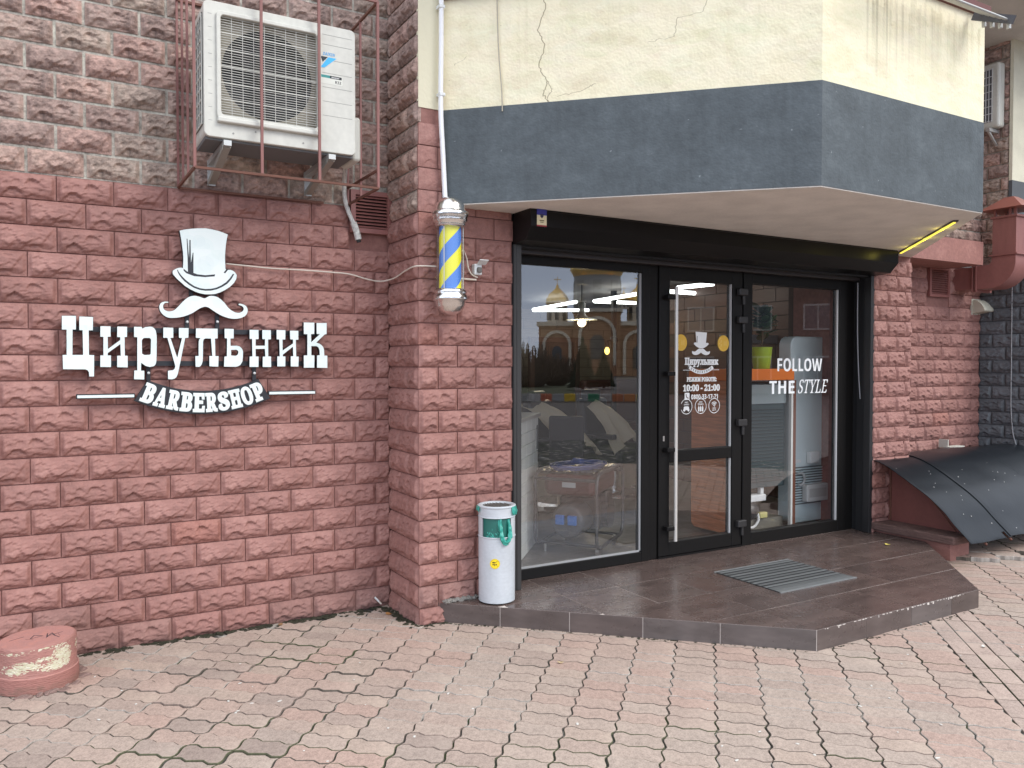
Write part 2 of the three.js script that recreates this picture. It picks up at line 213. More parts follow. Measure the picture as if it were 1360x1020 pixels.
// ------------------------------------------------------------------ ground and pavers
{
  const g = new THREE.PlaneGeometry(700, 700, 1, 1); g.rotateX(-Math.PI / 2); const u = g.attributes.uv; for (let i = 0; i < u.count; i++) u.setXY(i, u.getX(i) * 350, u.getY(i) * 350);
  const o = obj('ground', g, std(0.14, 0.12, 0.115, 0.9, { map: T.paver })); o.position.y = -0.06; tag(o, null, null, null, 'structure');
}
const E2 = [0.722, 0.692], E1 = [0.692, -0.722]; // paver rows (to the right) and columns (away)
{
  const pav = new THREE.Group(); pav.name = 'pavement'; pav.userData.kind = 'structure'; scene.add(pav);
  const bed = new THREE.PlaneGeometry(14, 12, 1, 1); bed.rotateX(-Math.PI / 2); for (let i = 0; i < 4; i++) bed.attributes.uv.setXY(i, bed.attributes.position.getX(i) / 1.3, bed.attributes.position.getZ(i) / 1.3);
  const bo = obj('joint_bed', bed, std(1, 1, 1, 1, { map: T.joint, bumpMap: T.fine, bumpScale: 0.004 }), pav); bo.position.set(3.4, -0.0085, -1.2);
  const L = 0.2165, W = 0.110, A1 = 0.009, A2 = 0.0095;
  const saw = (t, p, a, f) => { t = (((t / p) % 1) + 1) % 1; const q = f / 2; return t < q ? (t / q) * a : t < 1 - q ? a - ((t - q) / (1 - 2 * q)) * 2 * a : -a + ((t - 1 + q) / q) * a; };
  const SL = (s) => saw(s, L / 2, A1, 0.66), SW = (t) => saw(t, W, A2, 0.42);
  function solid(pts, ou, ov, hole = 0.03, bev = 0.0024) {
    const n = pts.length; let pos = [], uv = []; const parts = [[[], []], [[], []]];
    const cx = pts.reduce((a, p) => a + p[0], 0) / n, cy = pts.reduce((a, p) => a + p[1], 0) / n;
    const inset = (d) => pts.map((p, i) => { const a = pts[(i + n - 1) % n], b = pts[(i + 1) % n]; let nx = b[1] - a[1], ny = -(b[0] - a[0]); const l = Math.hypot(nx, ny); return [p[0] - (nx / l) * d, p[1] - (ny / l) * d]; });
    const r0 = inset(0), r1 = inset(bev);
    const put = (p, y) => { pos.push(p[0] * E2[0] + p[1] * E1[0], y, p[0] * E2[1] + p[1] * E1[1]); uv.push(p[0] * 1.1 + ou, p[1] * 1.1 + ov); };
    for (let i = 0; i < n; i++) { const j = (i + 1) % n; [pos, uv] = parts[0]; put([cx, cy], 0.0004); put(r1[i], 0); put(r1[j], 0); [pos, uv] = parts[1]; put(r1[i], 0); put(r0[i], -bev); put(r1[j], 0); put(r1[j], 0); put(r0[i], -bev); put(r0[j], -bev); put(r0[i], -bev); put(r0[i], -hole); put(r0[j], -bev); put(r0[j], -bev); put(r0[i], -hole); put(r0[j], -hole); }
    pos = [...parts[0][0], ...parts[1][0]]; uv = [...parts[0][1], ...parts[1][1]]; const g = new THREE.BufferGeometry(); g.setAttribute('position', new THREE.Float32BufferAttribute(pos, 3)); g.setAttribute('uv', new THREE.Float32BufferAttribute(uv, 2)); g.computeVertexNormals(); const na = parts[0][0].length / 3; g.addGroup(0, na, 0); g.addGroup(na, pos.length / 3 - na, 1); g.userData.top = na; return g;
  }
  function wave(gl, gw, ou, ov) { // one wave-edged block, its joints halved off every side
    const hx = L / 2 - gl, hy = W / 2 - gw, pts = [], N = 12, K = 6;
    for (let i = 0; i < N; i++) { const s = -1 + (2 * i) / N; pts.push([hx * s + SW(0) * 0, -hy + SL(L / 2 * s + L / 2)]); }
    for (let i = 0; i < K; i++) { const s = -1 + (2 * i) / K; pts.push([hx + SW(W / 2 * s + W / 2), hy * s]); }
    for (let i = 0; i < N; i++) { const s = 1 - (2 * i) / N; pts.push([hx * s, hy + SL(L / 2 * s + L / 2)]); }
    for (let i = 0; i < K; i++) { const s = 1 - (2 * i) / K; pts.push([-hx + SW(W / 2 * s + W / 2), hy * s]); }
    return solid(pts, ou, ov);
  }
  reseed(5);
  const waves = [...Array(8)].map((_, i) => wave(0.0016 + (i % 3) * 0.0013, 0.0008 + (i % 2) * 0.0007, rnd(), rnd()));
  const rects = [...Array(5)].map(() => { const hx = 0.05, hy = 0.1005; return solid([[-hx, -hy], [hx, -hy], [hx, hy], [-hx, hy]], rnd(), rnd()); });
  const tones = [[0.555, 0.41, 0.342], [0.54, 0.42, 0.352], [0.53, 0.432, 0.362], [0.555, 0.44, 0.36], [0.555, 0.382, 0.316], [0.475, 0.375, 0.318], [0.455, 0.378, 0.325], [0.56, 0.455, 0.382], [0.53, 0.44, 0.372], [0.405, 0.33, 0.285], [0.33, 0.27, 0.235]];
  const mats = tones.map((c) => std(...c.map((v, k) => lerp(v, [0.565, 0.428, 0.352][k], 0.38)), 0.86, { map: T.paver, bumpMap: T.fine, bumpScale: 0.0016 }));
  const rmats = [[0.565, 0.43, 0.362], [0.545, 0.42, 0.355], [0.575, 0.44, 0.37]].map((c) => std(...c, 0.86, { map: T.paver, bumpMap: T.fine, bumpScale: 0.0016 }));
  const edges = [std(0.15, 0.125, 0.10, 1, { map: T.paver }), std(0.27, 0.205, 0.17, 1, { map: T.paver }), std(0.48, 0.43, 0.38, 1, { map: T.paver }), std(0.13, 0.13, 0.075, 1, { map: T.paver })];
  const edgeFor = (x, z) => { const q = nz(x * 1.3 + 7, z * 1.3, 12) + rr(-0.25, 0.25); return edges[q > 0.16 ? 2 : q > -0.12 ? 1 : q < -0.42 ? 3 : 0]; };
  const piece = (g, k) => { const a = g.userData.top, q = new THREE.BufferGeometry(), s = (n, w) => new THREE.BufferAttribute(k ? g.attributes[n].array.slice(a * w) : g.attributes[n].array.slice(0, a * w), w); q.setAttribute('position', s('position', 3)); q.setAttribute('normal', s('normal', 3)); q.setAttribute('uv', s('uv', 2)); return q; };
  const all = [];
  const toneAt = (x, z) => { const q = nz(x * 0.9 + 3, z * 0.9, 8) + 0.45 * nz(x * 2.2, z * 2.2, 9); const r = rnd(); if (Math.hypot(x - 0.67, (z + 3.42) * 1.4) < 0.16) return 10; if (x < 1.5 && r < 0.62) return [5, 6, 2, 9, 3, 1, 4][Math.floor(rnd() * 7)]; if (q > 0.18) return [2, 7, 8, 1][Math.floor(rnd() * 4)]; if (q < -0.16) return [0, 4, 0, 1, 4][Math.floor(rnd() * 5)]; return [0, 1, 2, 3, 7, 8, 5][Math.floor(rnd() * 7)]; };
  const free = (x, z) => !(z < -5.0 && x < 8.9) && !(x > 1.97 && z < -4.52 && x < 6.8);
  const s0 = 0.263;
  for (let i = -24; i <= 26; i++) for (let k = -6; k < 112; k++) {
    let s = s0 + (i + 0.5) * L, strip = false; if (i >= 5) s += 0.318;
    const t = -1.0 + k * W, x = s * E2[0] + t * E1[0], z = s * E2[1] + t * E1[1];
    if (x < -2.6 || x > 9.6 || z > 1.2 || !free(x, z)) continue;
    all.push({ g: waves[Math.floor(rnd() * 8)], m: mats[toneAt(x, z)], e: edgeFor(x, z), x, z });
  }
  for (let c = 0; c < 3; c++) for (let k = -4; k < 60; k++) {
    const s = s0 + 5 * L + 0.054 + c * 0.1055, t = -1.0 + k * 0.2055 + c * 0.012, x = s * E2[0] + t * E1[0], z = s * E2[1] + t * E1[1];
    if (x > 9.6 || z > 1.2 || !free(x, z)) continue;
    all.push({ g: rects[Math.floor(rnd() * 5)], m: rmats[Math.floor(rnd() * 3)], e: edgeFor(x, z), x, z });
  }
  const inPlat = (x, z) => z < -2.99 && z > -4.8 && x + 1.054 * z > 0.47 - 0.05 - 3.1 + 0 && x > 2.1 && x < 6.3 && x - 2.1 > (-(z + 4.47)) * 0 && (x - 2.1) > (z + 4.47) * 1.06 && (x - 5.3) < -(z + 3.0) * 1.0;
  for (const p of all) { p.see = inFrame(p.x, 0, p.z, 1.02) && !inPlat(p.x, p.z); p.d = dist(p.x, 0, p.z); }
  const near = new Set(all.filter((p) => p.see).sort((a, b) => a.d - b.d).slice(0, 300)), rest = new Map();
  for (const p of all) {
    const m = new THREE.Mesh(p.g, [p.m, p.e]); m.castShadow = m.receiveShadow = true;
    const sink = p.x < 1.6 && p.z < -3.2 ? rr(-0.005, 0.003) : rr(-0.0022, 0.0012);
    m.position.set(p.x, sink, p.z); m.rotation.set(rr(-0.008, 0.008), rr(-0.012, 0.012), rr(-0.008, 0.008));
    if (near.has(p)) { m.name = partName(pav, 'paver'); pav.add(m); }
    else { m.updateMatrix(); [p.m, p.e].forEach((mt, k) => { const g = piece(p.g, k).applyMatrix4(m.matrix); if (!rest.has(mt)) rest.set(mt, []); rest.get(mt).push(g); }); }
  }
  for (const [m, gs] of rest) obj('far_paver', gs, m, pav, 'stuff');
  // raised, broken-edged patch of paving beside the basement stair
  const rp = thing('raised_paving', 'raised broken-edged patch of wave pavers below the dark curved canopy', 'paving');
  obj('bed', bb(6.5, 9.6, -0.02, 0.02, -4.98, -3.80), std(0.09, 0.08, 0.07, 1, { map: T.raw }), rp);
  for (const p of all) { if (p.x > 6.42 && p.x < 9.5 && p.z > -4.9 && p.z < -3.62 + 0.05 * nz(p.x * 5, 1, 3)) { const m = new THREE.Mesh(p.g, [p.m, p.e]); m.position.set(p.x, 0.03 + rr(-0.004, 0.004), p.z); m.rotation.set(rr(-0.02, 0.02), rr(-0.04, 0.04), rr(-0.02, 0.02)); m.castShadow = m.receiveShadow = true; m.name = partName(rp, 'paver'); rp.add(m); } }
}

// ------------------------------------------------------------------ walls
const ZP = -4.515, ZW = -5.018; // mortar planes of the pilasters and of the walls set back
const wallA = thing('brick_wall', 'rock-faced brick wall behind the hat sign, red below and bare brown above', 'wall');
obj('mortar_bed', bm(-1.9, 1.965, -0.3, 2.626, -5.4, ZW + 0.0075), M.mortarRed, wallA);
obj('mortar_bed', bm(-1.9, 1.965, 2.626, 4.9, -5.4, ZW + 0.0105), M.mortarRaw, wallA);
courses(wallA, { axis: 'x', at: ZW + 0.012, from: -1.9, to: 1.955, y0: -0.0106, pitch: 0.1388, n0: 0, n1: 33, len: 0.2788, phase: 0.0362, mats: M.red, rawFrom: 19, holes: [[1.68, 1.965, 2.455, 2.725]], seed: 3 });

const pilA = thing('brick_pilaster', 'brick pilaster carrying the striped barber pole', 'pilaster');
obj('mortar_bed', bm(1.962, 2.603, -0.3, 3.168, -5.39, ZP), M.mortarRed, pilA);
obj('mortar_bed', bm(1.956, 1.962, 2.585, 4.9, -5.018, ZP - 0.004), M.mortarRaw, pilA);
obj('mortar_bed', bm(1.956, 1.962, -0.3, 2.585, -5.018, ZP - 0.004), M.mortarRed, pilA);
courses(pilA, { axis: 'x', at: ZP + 0.005, from: 1.942, to: 2.608, y0: -0.0355, pitch: 0.1353, n0: 0, n1: 22, len: 0.262, phase: 1.944 - 0.262 * 4, mats: M.red, softAbove: 18, seed: 11 });
courses(pilA, { axis: 'z', at: 1.951, from: -5.0, to: -4.512, y0: -0.0355, pitch: 0.1353, n0: 0, n1: 35, len: 0.30, phase: -4.512, mats: M.red, rawFrom: 19, seed: 12, rawGap: 0.012 });
const crA = canvasTex(512, 1024, (g, w, h) => { g.fillStyle = '#efe8ce'; g.fillRect(0, 0, w, h); for (let i = 0; i < 500; i++) { g.fillStyle = `rgba(${rnd() < 0.5 ? '255,252,235' : '150,135,100'},${0.02 + 0.04 * rnd()})`; g.beginPath(); g.ellipse(rnd() * w, rnd() * h, 10 + 60 * rnd(), 8 + 40 * rnd(), rnd() * 3, 0, 7); g.fill(); } });
obj('plaster', bm(1.948, 2.603, 3.168, 4.9, -4.535, ZP + 0.006), std(0.86, 0.86, 0.84, 0.9, { map: crA, bumpMap: T.fine, bumpScale: 0.002 }), pilA);

const pilB = thing('brick_pilaster', 'red brick pilaster just right of the shop entrance', 'pilaster');
obj('mortar_bed', bm(6.285, 6.806, -0.3, 2.59, -5.39, ZP), M.mortarRed, pilB);
courses(pilB, { axis: 'x', at: ZP + 0.005, from: 6.262, to: 6.81, y0: -0.0355, pitch: 0.1353, n0: 0, n1: 18, len: 0.262, phase: 6.262 - 0.06 - 0.262 * 3, mats: M.red, seed: 21 });
obj('upper_wall', bm(6.285, 6.806, 2.59, 4.9, -5.39, ZP), M.mortarRaw, pilB);

const wallB = thing('brick_wall', 'recessed red brick wall between the entrance and the grey painted bricks', 'wall');
obj('mortar_bed', bm(6.806, 8.79, -0.3, 2.76, -5.4, ZW), M.mortarRed, wallB);
obj('mortar_bed', bm(6.806, 8.79, 2.76, 4.9, -5.4, ZW), M.mortarRaw, wallB);
courses(wallB, { axis: 'x', at: ZW + 0.005, from: 6.81, to: 8.79, y0: -0.0106, pitch: 0.1388, n0: 4, n1: 34, len: 0.2788, phase: 6.98, mats: M.red, rawFrom: 20, seed: 31, holes: [[7.84, 8.22, 2.30, 2.63]] });

const pilC = thing('brick_pilaster', 'far pilaster with dark grey painted bricks below and brown bricks above', 'pilaster');
obj('mortar_bed', bm(8.80, 10.6, -0.3, 2.63, -5.4, -4.50), M.mortarGrey, pilC);
obj('mortar_bed', bm(8.803, 10.6, 2.63, 5.3, -5.4, -4.72), M.mortarRaw, pilC);
courses(pilC, { axis: 'z', at: 8.792, from: -5.01, to: -4.49, y0: -0.0106, pitch: 0.1388, n0: 3, n1: 18, len: 0.2788, phase: -5.01, mats: M.grey, seed: 41 });
courses(pilC, { axis: 'x', at: -4.49, from: 8.80, to: 10.55, y0: -0.0106, pitch: 0.1388, n0: 0, n1: 18, len: 0.2788, phase: 8.80, mats: M.grey, seed: 43 });
courses(pilC, { axis: 'z', at: 8.795, from: -5.01, to: -4.73, y0: -0.0106, pitch: 0.1388, n0: 19, n1: 37, len: 0.2788, phase: -4.95, mats: M.raw, rawFrom: 0, seed: 42, rawGap: 0.012 });
obj('plaster', bm(8.785, 10.6, 3.55, 5.3, -4.72, -4.685), std(0.78, 0.74, 0.58, 0.9, { map: T.plaster }), pilC);
obj('grey_band', bm(8.785, 10.6, 2.9, 3.55, -4.72, -4.685), std(0.11, 0.12, 0.13, 0.8, { map: T.plaster }), pilC);

{ const s = thing('upper_balcony', 'pale underside of a higher balcony at the top right corner', 'balcony'); obj('slab', bm(7.2, 10.6, 5.02, 5.2, -5.4, -3.9), std(0.72, 0.7, 0.64, 0.9, { map: T.plaster }), s); }
// red lintel over the recess
const beam = thing('concrete_lintel', 'red painted concrete lintel over the recess beside the entrance', 'lintel');
obj('beam', bm(6.83, 8.12, 2.605, 2.835, -5.0, -4.6), M.redFlat, beam);
// wall over the shopfront
const over = thing('shopfront_header', 'black header wall above the shop windows, under the balcony', 'wall');
obj('header', bm(2.606, 6.282, 2.36, 2.60, -5.0, -4.74), M.black, over);
obj('upper_wall', bm(2.606, 6.282, 2.60, 4.9, -5.0, -4.74), M.soffit, over);

// ------------------------------------------------------------------ balcony
const BP = [[2.10, -4.50], [3.685, -2.975], [5.24, -2.975], [6.83, -4.52]]; // plan
{
  const bal = thing('balcony', 'angular overhanging balcony with dark grey band and cream plaster above the shop entrance', 'balcony');
  const lens = BP.slice(1).map((p, i) => Math.hypot(p[0] - BP[i][0], p[1] - BP[i][1])), per = lens.reduce((a, b) => a + b, 0);
  function band(y0, y1, inset, thick = 0.1) { // the three outer faces with their thickness; u along the band 0..1, v up 0..1
    const P = offset(BP, -inset), Q = offset(BP, -inset - thick), pos = [], uv = [], quad = (a, b, c, d, ua, ub, va, vb) => { pos.push(...a, ...b, ...c, ...a, ...c, ...d); uv.push(ua, va, ub, va, ub, vb, ua, va, ub, vb, ua, vb); };
    let s = 0;
    for (let i = 0; i < 3; i++) { const a = P[i], b = P[i + 1], c = Q[i], d = Q[i + 1], u0 = s / per, u1 = (s += lens[i]) / per, A = (p, y) => [p[0], y, p[1]]; quad(A(a, y0), A(b, y0), A(b, y1), A(a, y1), u0, u1, 0, 1); quad(A(d, y0), A(c, y0), A(c, y1), A(d, y1), u0, u1, 0, 1); quad(A(c, y0), A(d, y0), A(b, y0), A(a, y0), u0, u1, 0, 0.01); quad(A(a, y1), A(b, y1), A(d, y1), A(c, y1), u0, u1, 0.99, 1); }
    const g = new THREE.BufferGeometry(); g.setAttribute('position', new THREE.Float32BufferAttribute(pos, 3)); g.setAttribute('uv', new THREE.Float32BufferAttribute(uv, 2)); g.computeVertexNormals(); return g;
  }
  function offset(P, d) { return P.map((p, i) => { const seg = (a, b) => { const l = Math.hypot(b[0] - a[0], b[1] - a[1]); return [-(b[1] - a[1]) / l, (b[0] - a[0]) / l]; }; const n1 = i ? seg(P[i - 1], p) : seg(p, P[1]), n2 = i < 3 ? seg(p, P[i + 1]) : n1; const k = 1 + n1[0] * n2[0] + n1[1] * n2[1]; return [p[0] + (d * (n1[0] + n2[0])) / k, p[1] + (d * (n1[1] + n2[1])) / k]; }); }
  reseed(8);
  const fas = tex(2048, 256, (u, v) => { const x = u * 6, y = v * 0.58; const a = fbm(u, v, 22, 3, 5, 91), b = fbm(u, v, 160, 18, 4, 92), st = fbm(u, v, 120, 2, 4, 93), w = smooth(0.16, 0.5, a + 0.4 * b), k = 0.84 + 0.28 * a + 0.14 * b + 0.12 * st; const cr = smooth(0.012, 0.0, Math.abs(u - (2.2 / 5.97))) * 0.25 + 0.12 * smooth(0.9, 1, v); const chip = smooth(0.60, 0.66, fbm(u, v, 130, 16, 3, 96)); return [lerp(k * 0.95, 1.15, w * 0.35 + cr) + chip * 1.5, lerp(k, 1.18, w * 0.35 + cr) + chip * 1.4, lerp(k * 1.03, 1.18, w * 0.35 + cr) + chip * 1.3].map((c) => c * 0.5); });
  fas.wrapS = fas.wrapT = THREE.ClampToEdgeWrapping;
  const bump = tex(2048, 256, (u, v) => 0.5 + 0.5 * fbm(u, v, 90, 9, 5, 94) + 0.25 * fbm(u, v, 400, 44, 2, 95), false);
  obj('fascia_band', band(2.59, 3.166, 0), std(0.205, 0.232, 0.246, 0.72, { map: fas, bumpMap: bump, bumpScale: 0.003 }), bal);
  const cream = canvasTex(2048, 512, (g, w, h) => { // 5.97 m x 0.70 m of plaster, its cracks and rain streaks
    g.fillStyle = '#f8eed0'; g.fillRect(0, 0, w, h); const k = w / per, X = (m) => m * k, Y = (m) => h - (m / 0.7) * h;
    for (let i = 0; i < 1400; i++) { g.fillStyle = `rgba(${rnd() < 0.5 ? '255,253,240' : '165,150,110'},${0.015 + 0.035 * rnd()})`; g.beginPath(); g.ellipse(rnd() * w, rnd() * h, 6 + 50 * rnd(), 6 + 45 * rnd(), rnd() * 3, 0, 7); g.fill(); }
    const streak = (x0, x1, n, a, c) => { for (let i = 0; i < n; i++) { const x = X(rr(x0, x1)), y = rr(0, 0.25) * h, l = rr(0.2, 1) * h, gr = g.createLinearGradient(0, y, 0, y + l); gr.addColorStop(0, `rgba(${c},${a * rr(0.4, 1)})`); gr.addColorStop(1, `rgba(${c},0)`); g.fillStyle = gr; g.fillRect(x, y, rr(1, 11), l); } };
    streak(2.55, 3.25, 70, 0.13, '125,114,90'); streak(2.62, 2.75, 7, 0.2, '90,80,62'); streak(3.2, 3.7, 30, 0.12, '140,128,95'); streak(0, 2.3, 40, 0.045, '130,118,90');
    const crack = (pts, lw, a) => { g.strokeStyle = `rgba(70,58,40,${a})`; g.lineWidth = lw; g.beginPath(); let [px, py] = pts[0]; g.moveTo(X(px), Y(py)); for (const [qx, qy] of pts.slice(1)) { for (let s = 1; s <= 8; s++) g.lineTo(X(lerp(px, qx, s / 8) + (s < 8 ? rr(-0.006, 0.006) : 0)), Y(lerp(py, qy, s / 8) + (s < 8 ? rr(-0.006, 0.006) : 0))); [px, py] = [qx, qy]; } g.stroke(); };
    crack([[0.62, 0.70], [0.65, 0.60], [0.60, 0.45], [0.645, 0.36], [0.61, 0.22], [0.66, 0.13], [0.635, 0.05], [0.67, 0.0]], 1.5, 0.6); crack([[0.66, 0.13], [0.69, 0.08], [0.66, 0.02]], 1.2, 0.55);
    crack([[1.75, 0.70], [1.74, 0.60], [1.6, 0.575], [1.56, 0.46], [1.42, 0.44], [1.40, 0.33], [1.25, 0.31]], 1.1, 0.45); crack([[0.72, 0.03], [0.86, 0.05], [0.95, 0.09]], 1.2, 0.5); crack([[0.08, 0.28], [0.16, 0.33]], 1, 0.4);
    for (let i = 0; i < 30; i++) { g.fillStyle = 'rgba(60,50,35,.5)'; g.fillRect(rnd() * w, rnd() * h, 1.5, 2); }
  });
  obj('parapet_wall', band(3.166, 3.835, 0.003), std(0.93, 0.93, 0.91, 0.88, { map: cream, bumpMap: bump, bumpScale: 0.004 }), bal);
  obj('sill', band(3.835, 3.90, -0.03, 0.2), M.maroon, bal);
  obj('window_frame', [band(3.90, 3.96, 0.09, 0.06), band(4.6, 4.75, 0.09, 0.06)], M.white, bal);
  obj('window_pane', band(3.96, 4.6, 0.105, 0.01), std(0.05, 0.06, 0.07, 0.08), bal);
  const so = new THREE.Shape([...offset(BP, -0.004), [6.82, -4.73], [2.12, -4.73]].map((p) => new THREE.Vector2(p[0], -p[1])));
  const sg = extrude(so, 0.0055); sg.rotateX(-Math.PI / 2); sg.translate(0, 2.584, 0);
  obj('soffit', sg, M.soffit, bal);
  const st2 = new THREE.ShapeGeometry(so); st2.rotateX(-Math.PI / 2); st2.translate(0, 4.85, 0); obj('upper_slab', [st2, bm(2.2, 6.7, 4.75, 4.9, -4.7, -3.2)], M.soffit, bal);
}
{ // strip light let into the soffit
  const t = thing('strip_light', 'glowing yellow strip light set in the balcony soffit', 'light');
  const a = [6.40, 2.588, -4.335], b = [5.345, 2.588, -3.225];
  obj('channel', bar([6.43, 2.580, -4.366], [5.325, 2.580, -3.204], 0.034, 0.012), std(0.06, 0.055, 0.05, 0.5), t);
  obj('diffuser', bar([...a].map((v, i) => (i === 1 ? 2.572 : v)), [...b].map((v, i) => (i === 1 ? 2.572 : v)), 0.017, 0.008), std(0.8, 0.7, 0.1, 0.5, { emissive: col(1, 0.83, 0.10), emissiveIntensity: 0.9 }), t);
  for (const k of [0.2, 0.5, 0.8]) { const p = new THREE.PointLight(col(1, 0.85, 0.15), 0.009); p.position.set(lerp(a[0], b[0], k), 2.545, lerp(a[2], b[2], k)); p.castShadow = true; scene.add(p); }
}
{ // clothes line hung outside the balcony
  const t = thing('drying_rack', 'metal drying rack of parallel rails hung outside the balcony sill', 'drying rack');
  for (let i = 0; i < 5; i++) obj('rail', rod([3.9, 3.70 + i * 0.022, -2.74 - i * 0.036], [5.07, 3.70 + i * 0.022, -2.74 - i * 0.036], 0.008), M.galv, t);
  obj('bracket', [bar([5.06, 3.685, -2.70], [5.06, 3.80, -2.95], 0.012, 0.05)], std(0.12, 0.12, 0.13, 0.5, { metalness: 0.5 }), t);
  for (let i = 0; i < 4; i++) obj('clamp', bx(0.02, 0.06, 0.022, 5.075, 3.675 + i * 0.022, -2.74 - i * 0.05, 0.005), M.galv, t);
}

// ------------------------------------------------------------------ entrance platform
const PLAT = [[2.06, -4.53], [3.69, -2.983], [5.285, -2.995], [6.36, -4.06], [6.36, -4.74], [2.06, -4.74]];
{
  const pl = thing('entrance_platform', 'low brown tiled step in front of the shop door', 'platform');
  const sh = new THREE.Shape(PLAT.map((p) => new THREE.Vector2(p[0], -p[1]))), g = extrude(sh, 0.318); g.rotateX(-Math.PI / 2); g.translate(0, -0.2, 0);
  obj('base', g, M.grout, pl);
  const clip = (poly) => { let out = poly; for (let i = 0; i < PLAT.length; i++) { const a = PLAT[i], b = PLAT[(i + 1) % PLAT.length], inn = []; const side = (p) => (b[0] - a[0]) * (p[1] - a[1]) - (b[1] - a[1]) * (p[0] - a[0]); for (let k = 0; k < out.length; k++) { const p = out[k], q = out[(k + 1) % out.length], sp = side(p), sq = side(q); if (sp <= 0) inn.push(p); if ((sp <= 0) !== (sq <= 0)) { const t = sp / (sp - sq); inn.push([lerp(p[0], q[0], t), lerp(p[1], q[1], t)]); } } out = inn; if (!out.length) return out; } return out; };
  const PLATcw = PLAT; reseed(17);
  const S = 0.43, x0 = 3.69, z0 = -3.39;
  for (let i = -4; i < 7; i++) for (let j = -4; j < 2; j++) {
    const a = x0 + i * S + 0.0023, b = x0 + (i + 1) * S - 0.0023, c = z0 + j * S + 0.0023, d = z0 + (j + 1) * S - 0.0023;
    const q = clip([[a, c], [b, c], [b, d], [a, d]]);
    if (q.length < 3) continue;
    let ar = 0; for (let k = 0; k < q.length; k++) { const p = q[k], r = q[(k + 1) % q.length]; ar += p[0] * r[1] - p[1] * r[0]; } if (Math.abs(ar) < 0.004) continue;
    const tg = extrude(new THREE.Shape(q.map((p) => new THREE.Vector2(p[0], -p[1]))), 0.0012, 0.0006); tg.rotateX(-Math.PI / 2);
    const u = tg.attributes.uv, pp = tg.attributes.position, ou = rnd(), ov = rnd(); for (let k = 0; k < u.count; k++) u.setXY(k, pp.getX(k) + ou, pp.getZ(k) + ov);
    tg.translate(0, 0.118, 0); obj('floor_tile', tg, M.tile[Math.floor(rnd() * 3)], pl).position.y = rr(-0.0006, 0.0004);
  }
  const edge = (A, B, cuts) => { const l = Math.hypot(B[0] - A[0], B[1] - A[1]), dx = (B[0] - A[0]) / l, dz = (B[1] - A[1]) / l; for (let i = 0; i + 1 < cuts.length; i++) { const s = cuts[i] + 0.0022, e = Math.min(cuts[i + 1], l) - 0.0022; const g2 = bm(s, e, -0.05, 0.1175, -0.002, 0.0025); const t = new THREE.Mesh(g2, M.riser[Math.floor(rnd() * 3)]); t.castShadow = t.receiveShadow = true; t.name = partName(pl, 'riser_tile'); t.position.set(A[0], 0, A[1]); t.rotation.y = -Math.atan2(dz, dx); pl.add(t); } };
  edge(PLAT[0], PLAT[1], [0, 0.42, 0.85, 1.285, 1.725, 2.247]);
  edge(PLAT[1], PLAT[2], [0, 0.43, 0.865, 1.29, 1.595]);
  edge(PLAT[2], PLAT[3], [0, 0.43, 0.86, 1.29, 1.52]);
  const rim = std(0.62, 0.57, 0.52, 0.8); reseed(23); // chipped pale glaze along the front edge
  const chips = []; for (let i = 0; i < 60; i++) { const x = 3.72 + Math.pow(rnd(), 0.8) * 1.4, w = rr(0.004, 0.02), h = rnd() < 0.15 ? rr(0.008, 0.016) : rr(0.003, 0.006); chips.push(bx(w, h, 0.002, x, 0.1175 - h / 2, -2.983 + 0.0030 + (x - 3.69) * -0.0075, 0)); }
  obj('chipped_edge', chips, rim, pl, 'stuff');
}
{ // foot grate
  const t = thing('foot_grate', 'ribbed grey metal foot grate let into the entrance platform', 'grate');
  obj('tray', bb(4.085, 4.835, 0.1205, 0.1226, -4.175, -3.59), M.dark, t);
  const rim = std(0.3, 0.31, 0.31, 0.5, { metalness: 0.3, map: T.grime });
  obj('rim', bb(4.08, 4.84, 0.1205, 0.127, -4.185, -4.172), rim, t); obj('rim', bb(4.08, 4.84, 0.1205, 0.127, -3.592, -3.58), rim, t);
  const N = 11; for (let i = 0; i < N; i++) { const z = -4.165 + (i + 0.5) * (0.57 / N), w = i > 8 ? 0.046 : 0.027; obj('slat', bb(4.088, 4.832, 0.1228, 0.1262, z - w / 2, z + w / 2, 0.0015), std(...(i % 2 ? [0.12, 0.126, 0.126] : [0.16, 0.168, 0.168]), 0.6, { map: T.grime }), t); }
}

// ------------------------------------------------------------------ shopfront
const ZF = -4.68; // outer face of frames
function decal(name, x0, x1, y0, y1, z, t, parent, rough = 0.6) { const g = new THREE.PlaneGeometry(x1 - x0, y1 - y0); g.translate((x0 + x1) / 2, (y0 + y1) / 2, z); return obj(name, g, new THREE.MeshStandardMaterial({ map: t, transparent: true, roughness: rough }), parent); }
function frameRect(x0, x1, y0, y1, w, d = 0.075) { return [bb(x0, x0 + w, y0, y1, ZF - d, ZF, 0.005), bb(x1 - w, x1, y0, y1, ZF - d, ZF, 0.005), bb(x0 + w, x1 - w, y0, y0 + w, ZF - d, ZF - 0.001, 0.005), bb(x0 + w, x1 - w, y1 - w, y1, ZF - d, ZF - 0.001, 0.005)]; }
const pane = (x0, x1, y0, y1, parent) => obj('pane', new THREE.PlaneGeometry(x1 - x0, y1 - y0).translate((x0 + x1) / 2, (y0 + y1) / 2, ZF - 0.028), M.glass, parent);
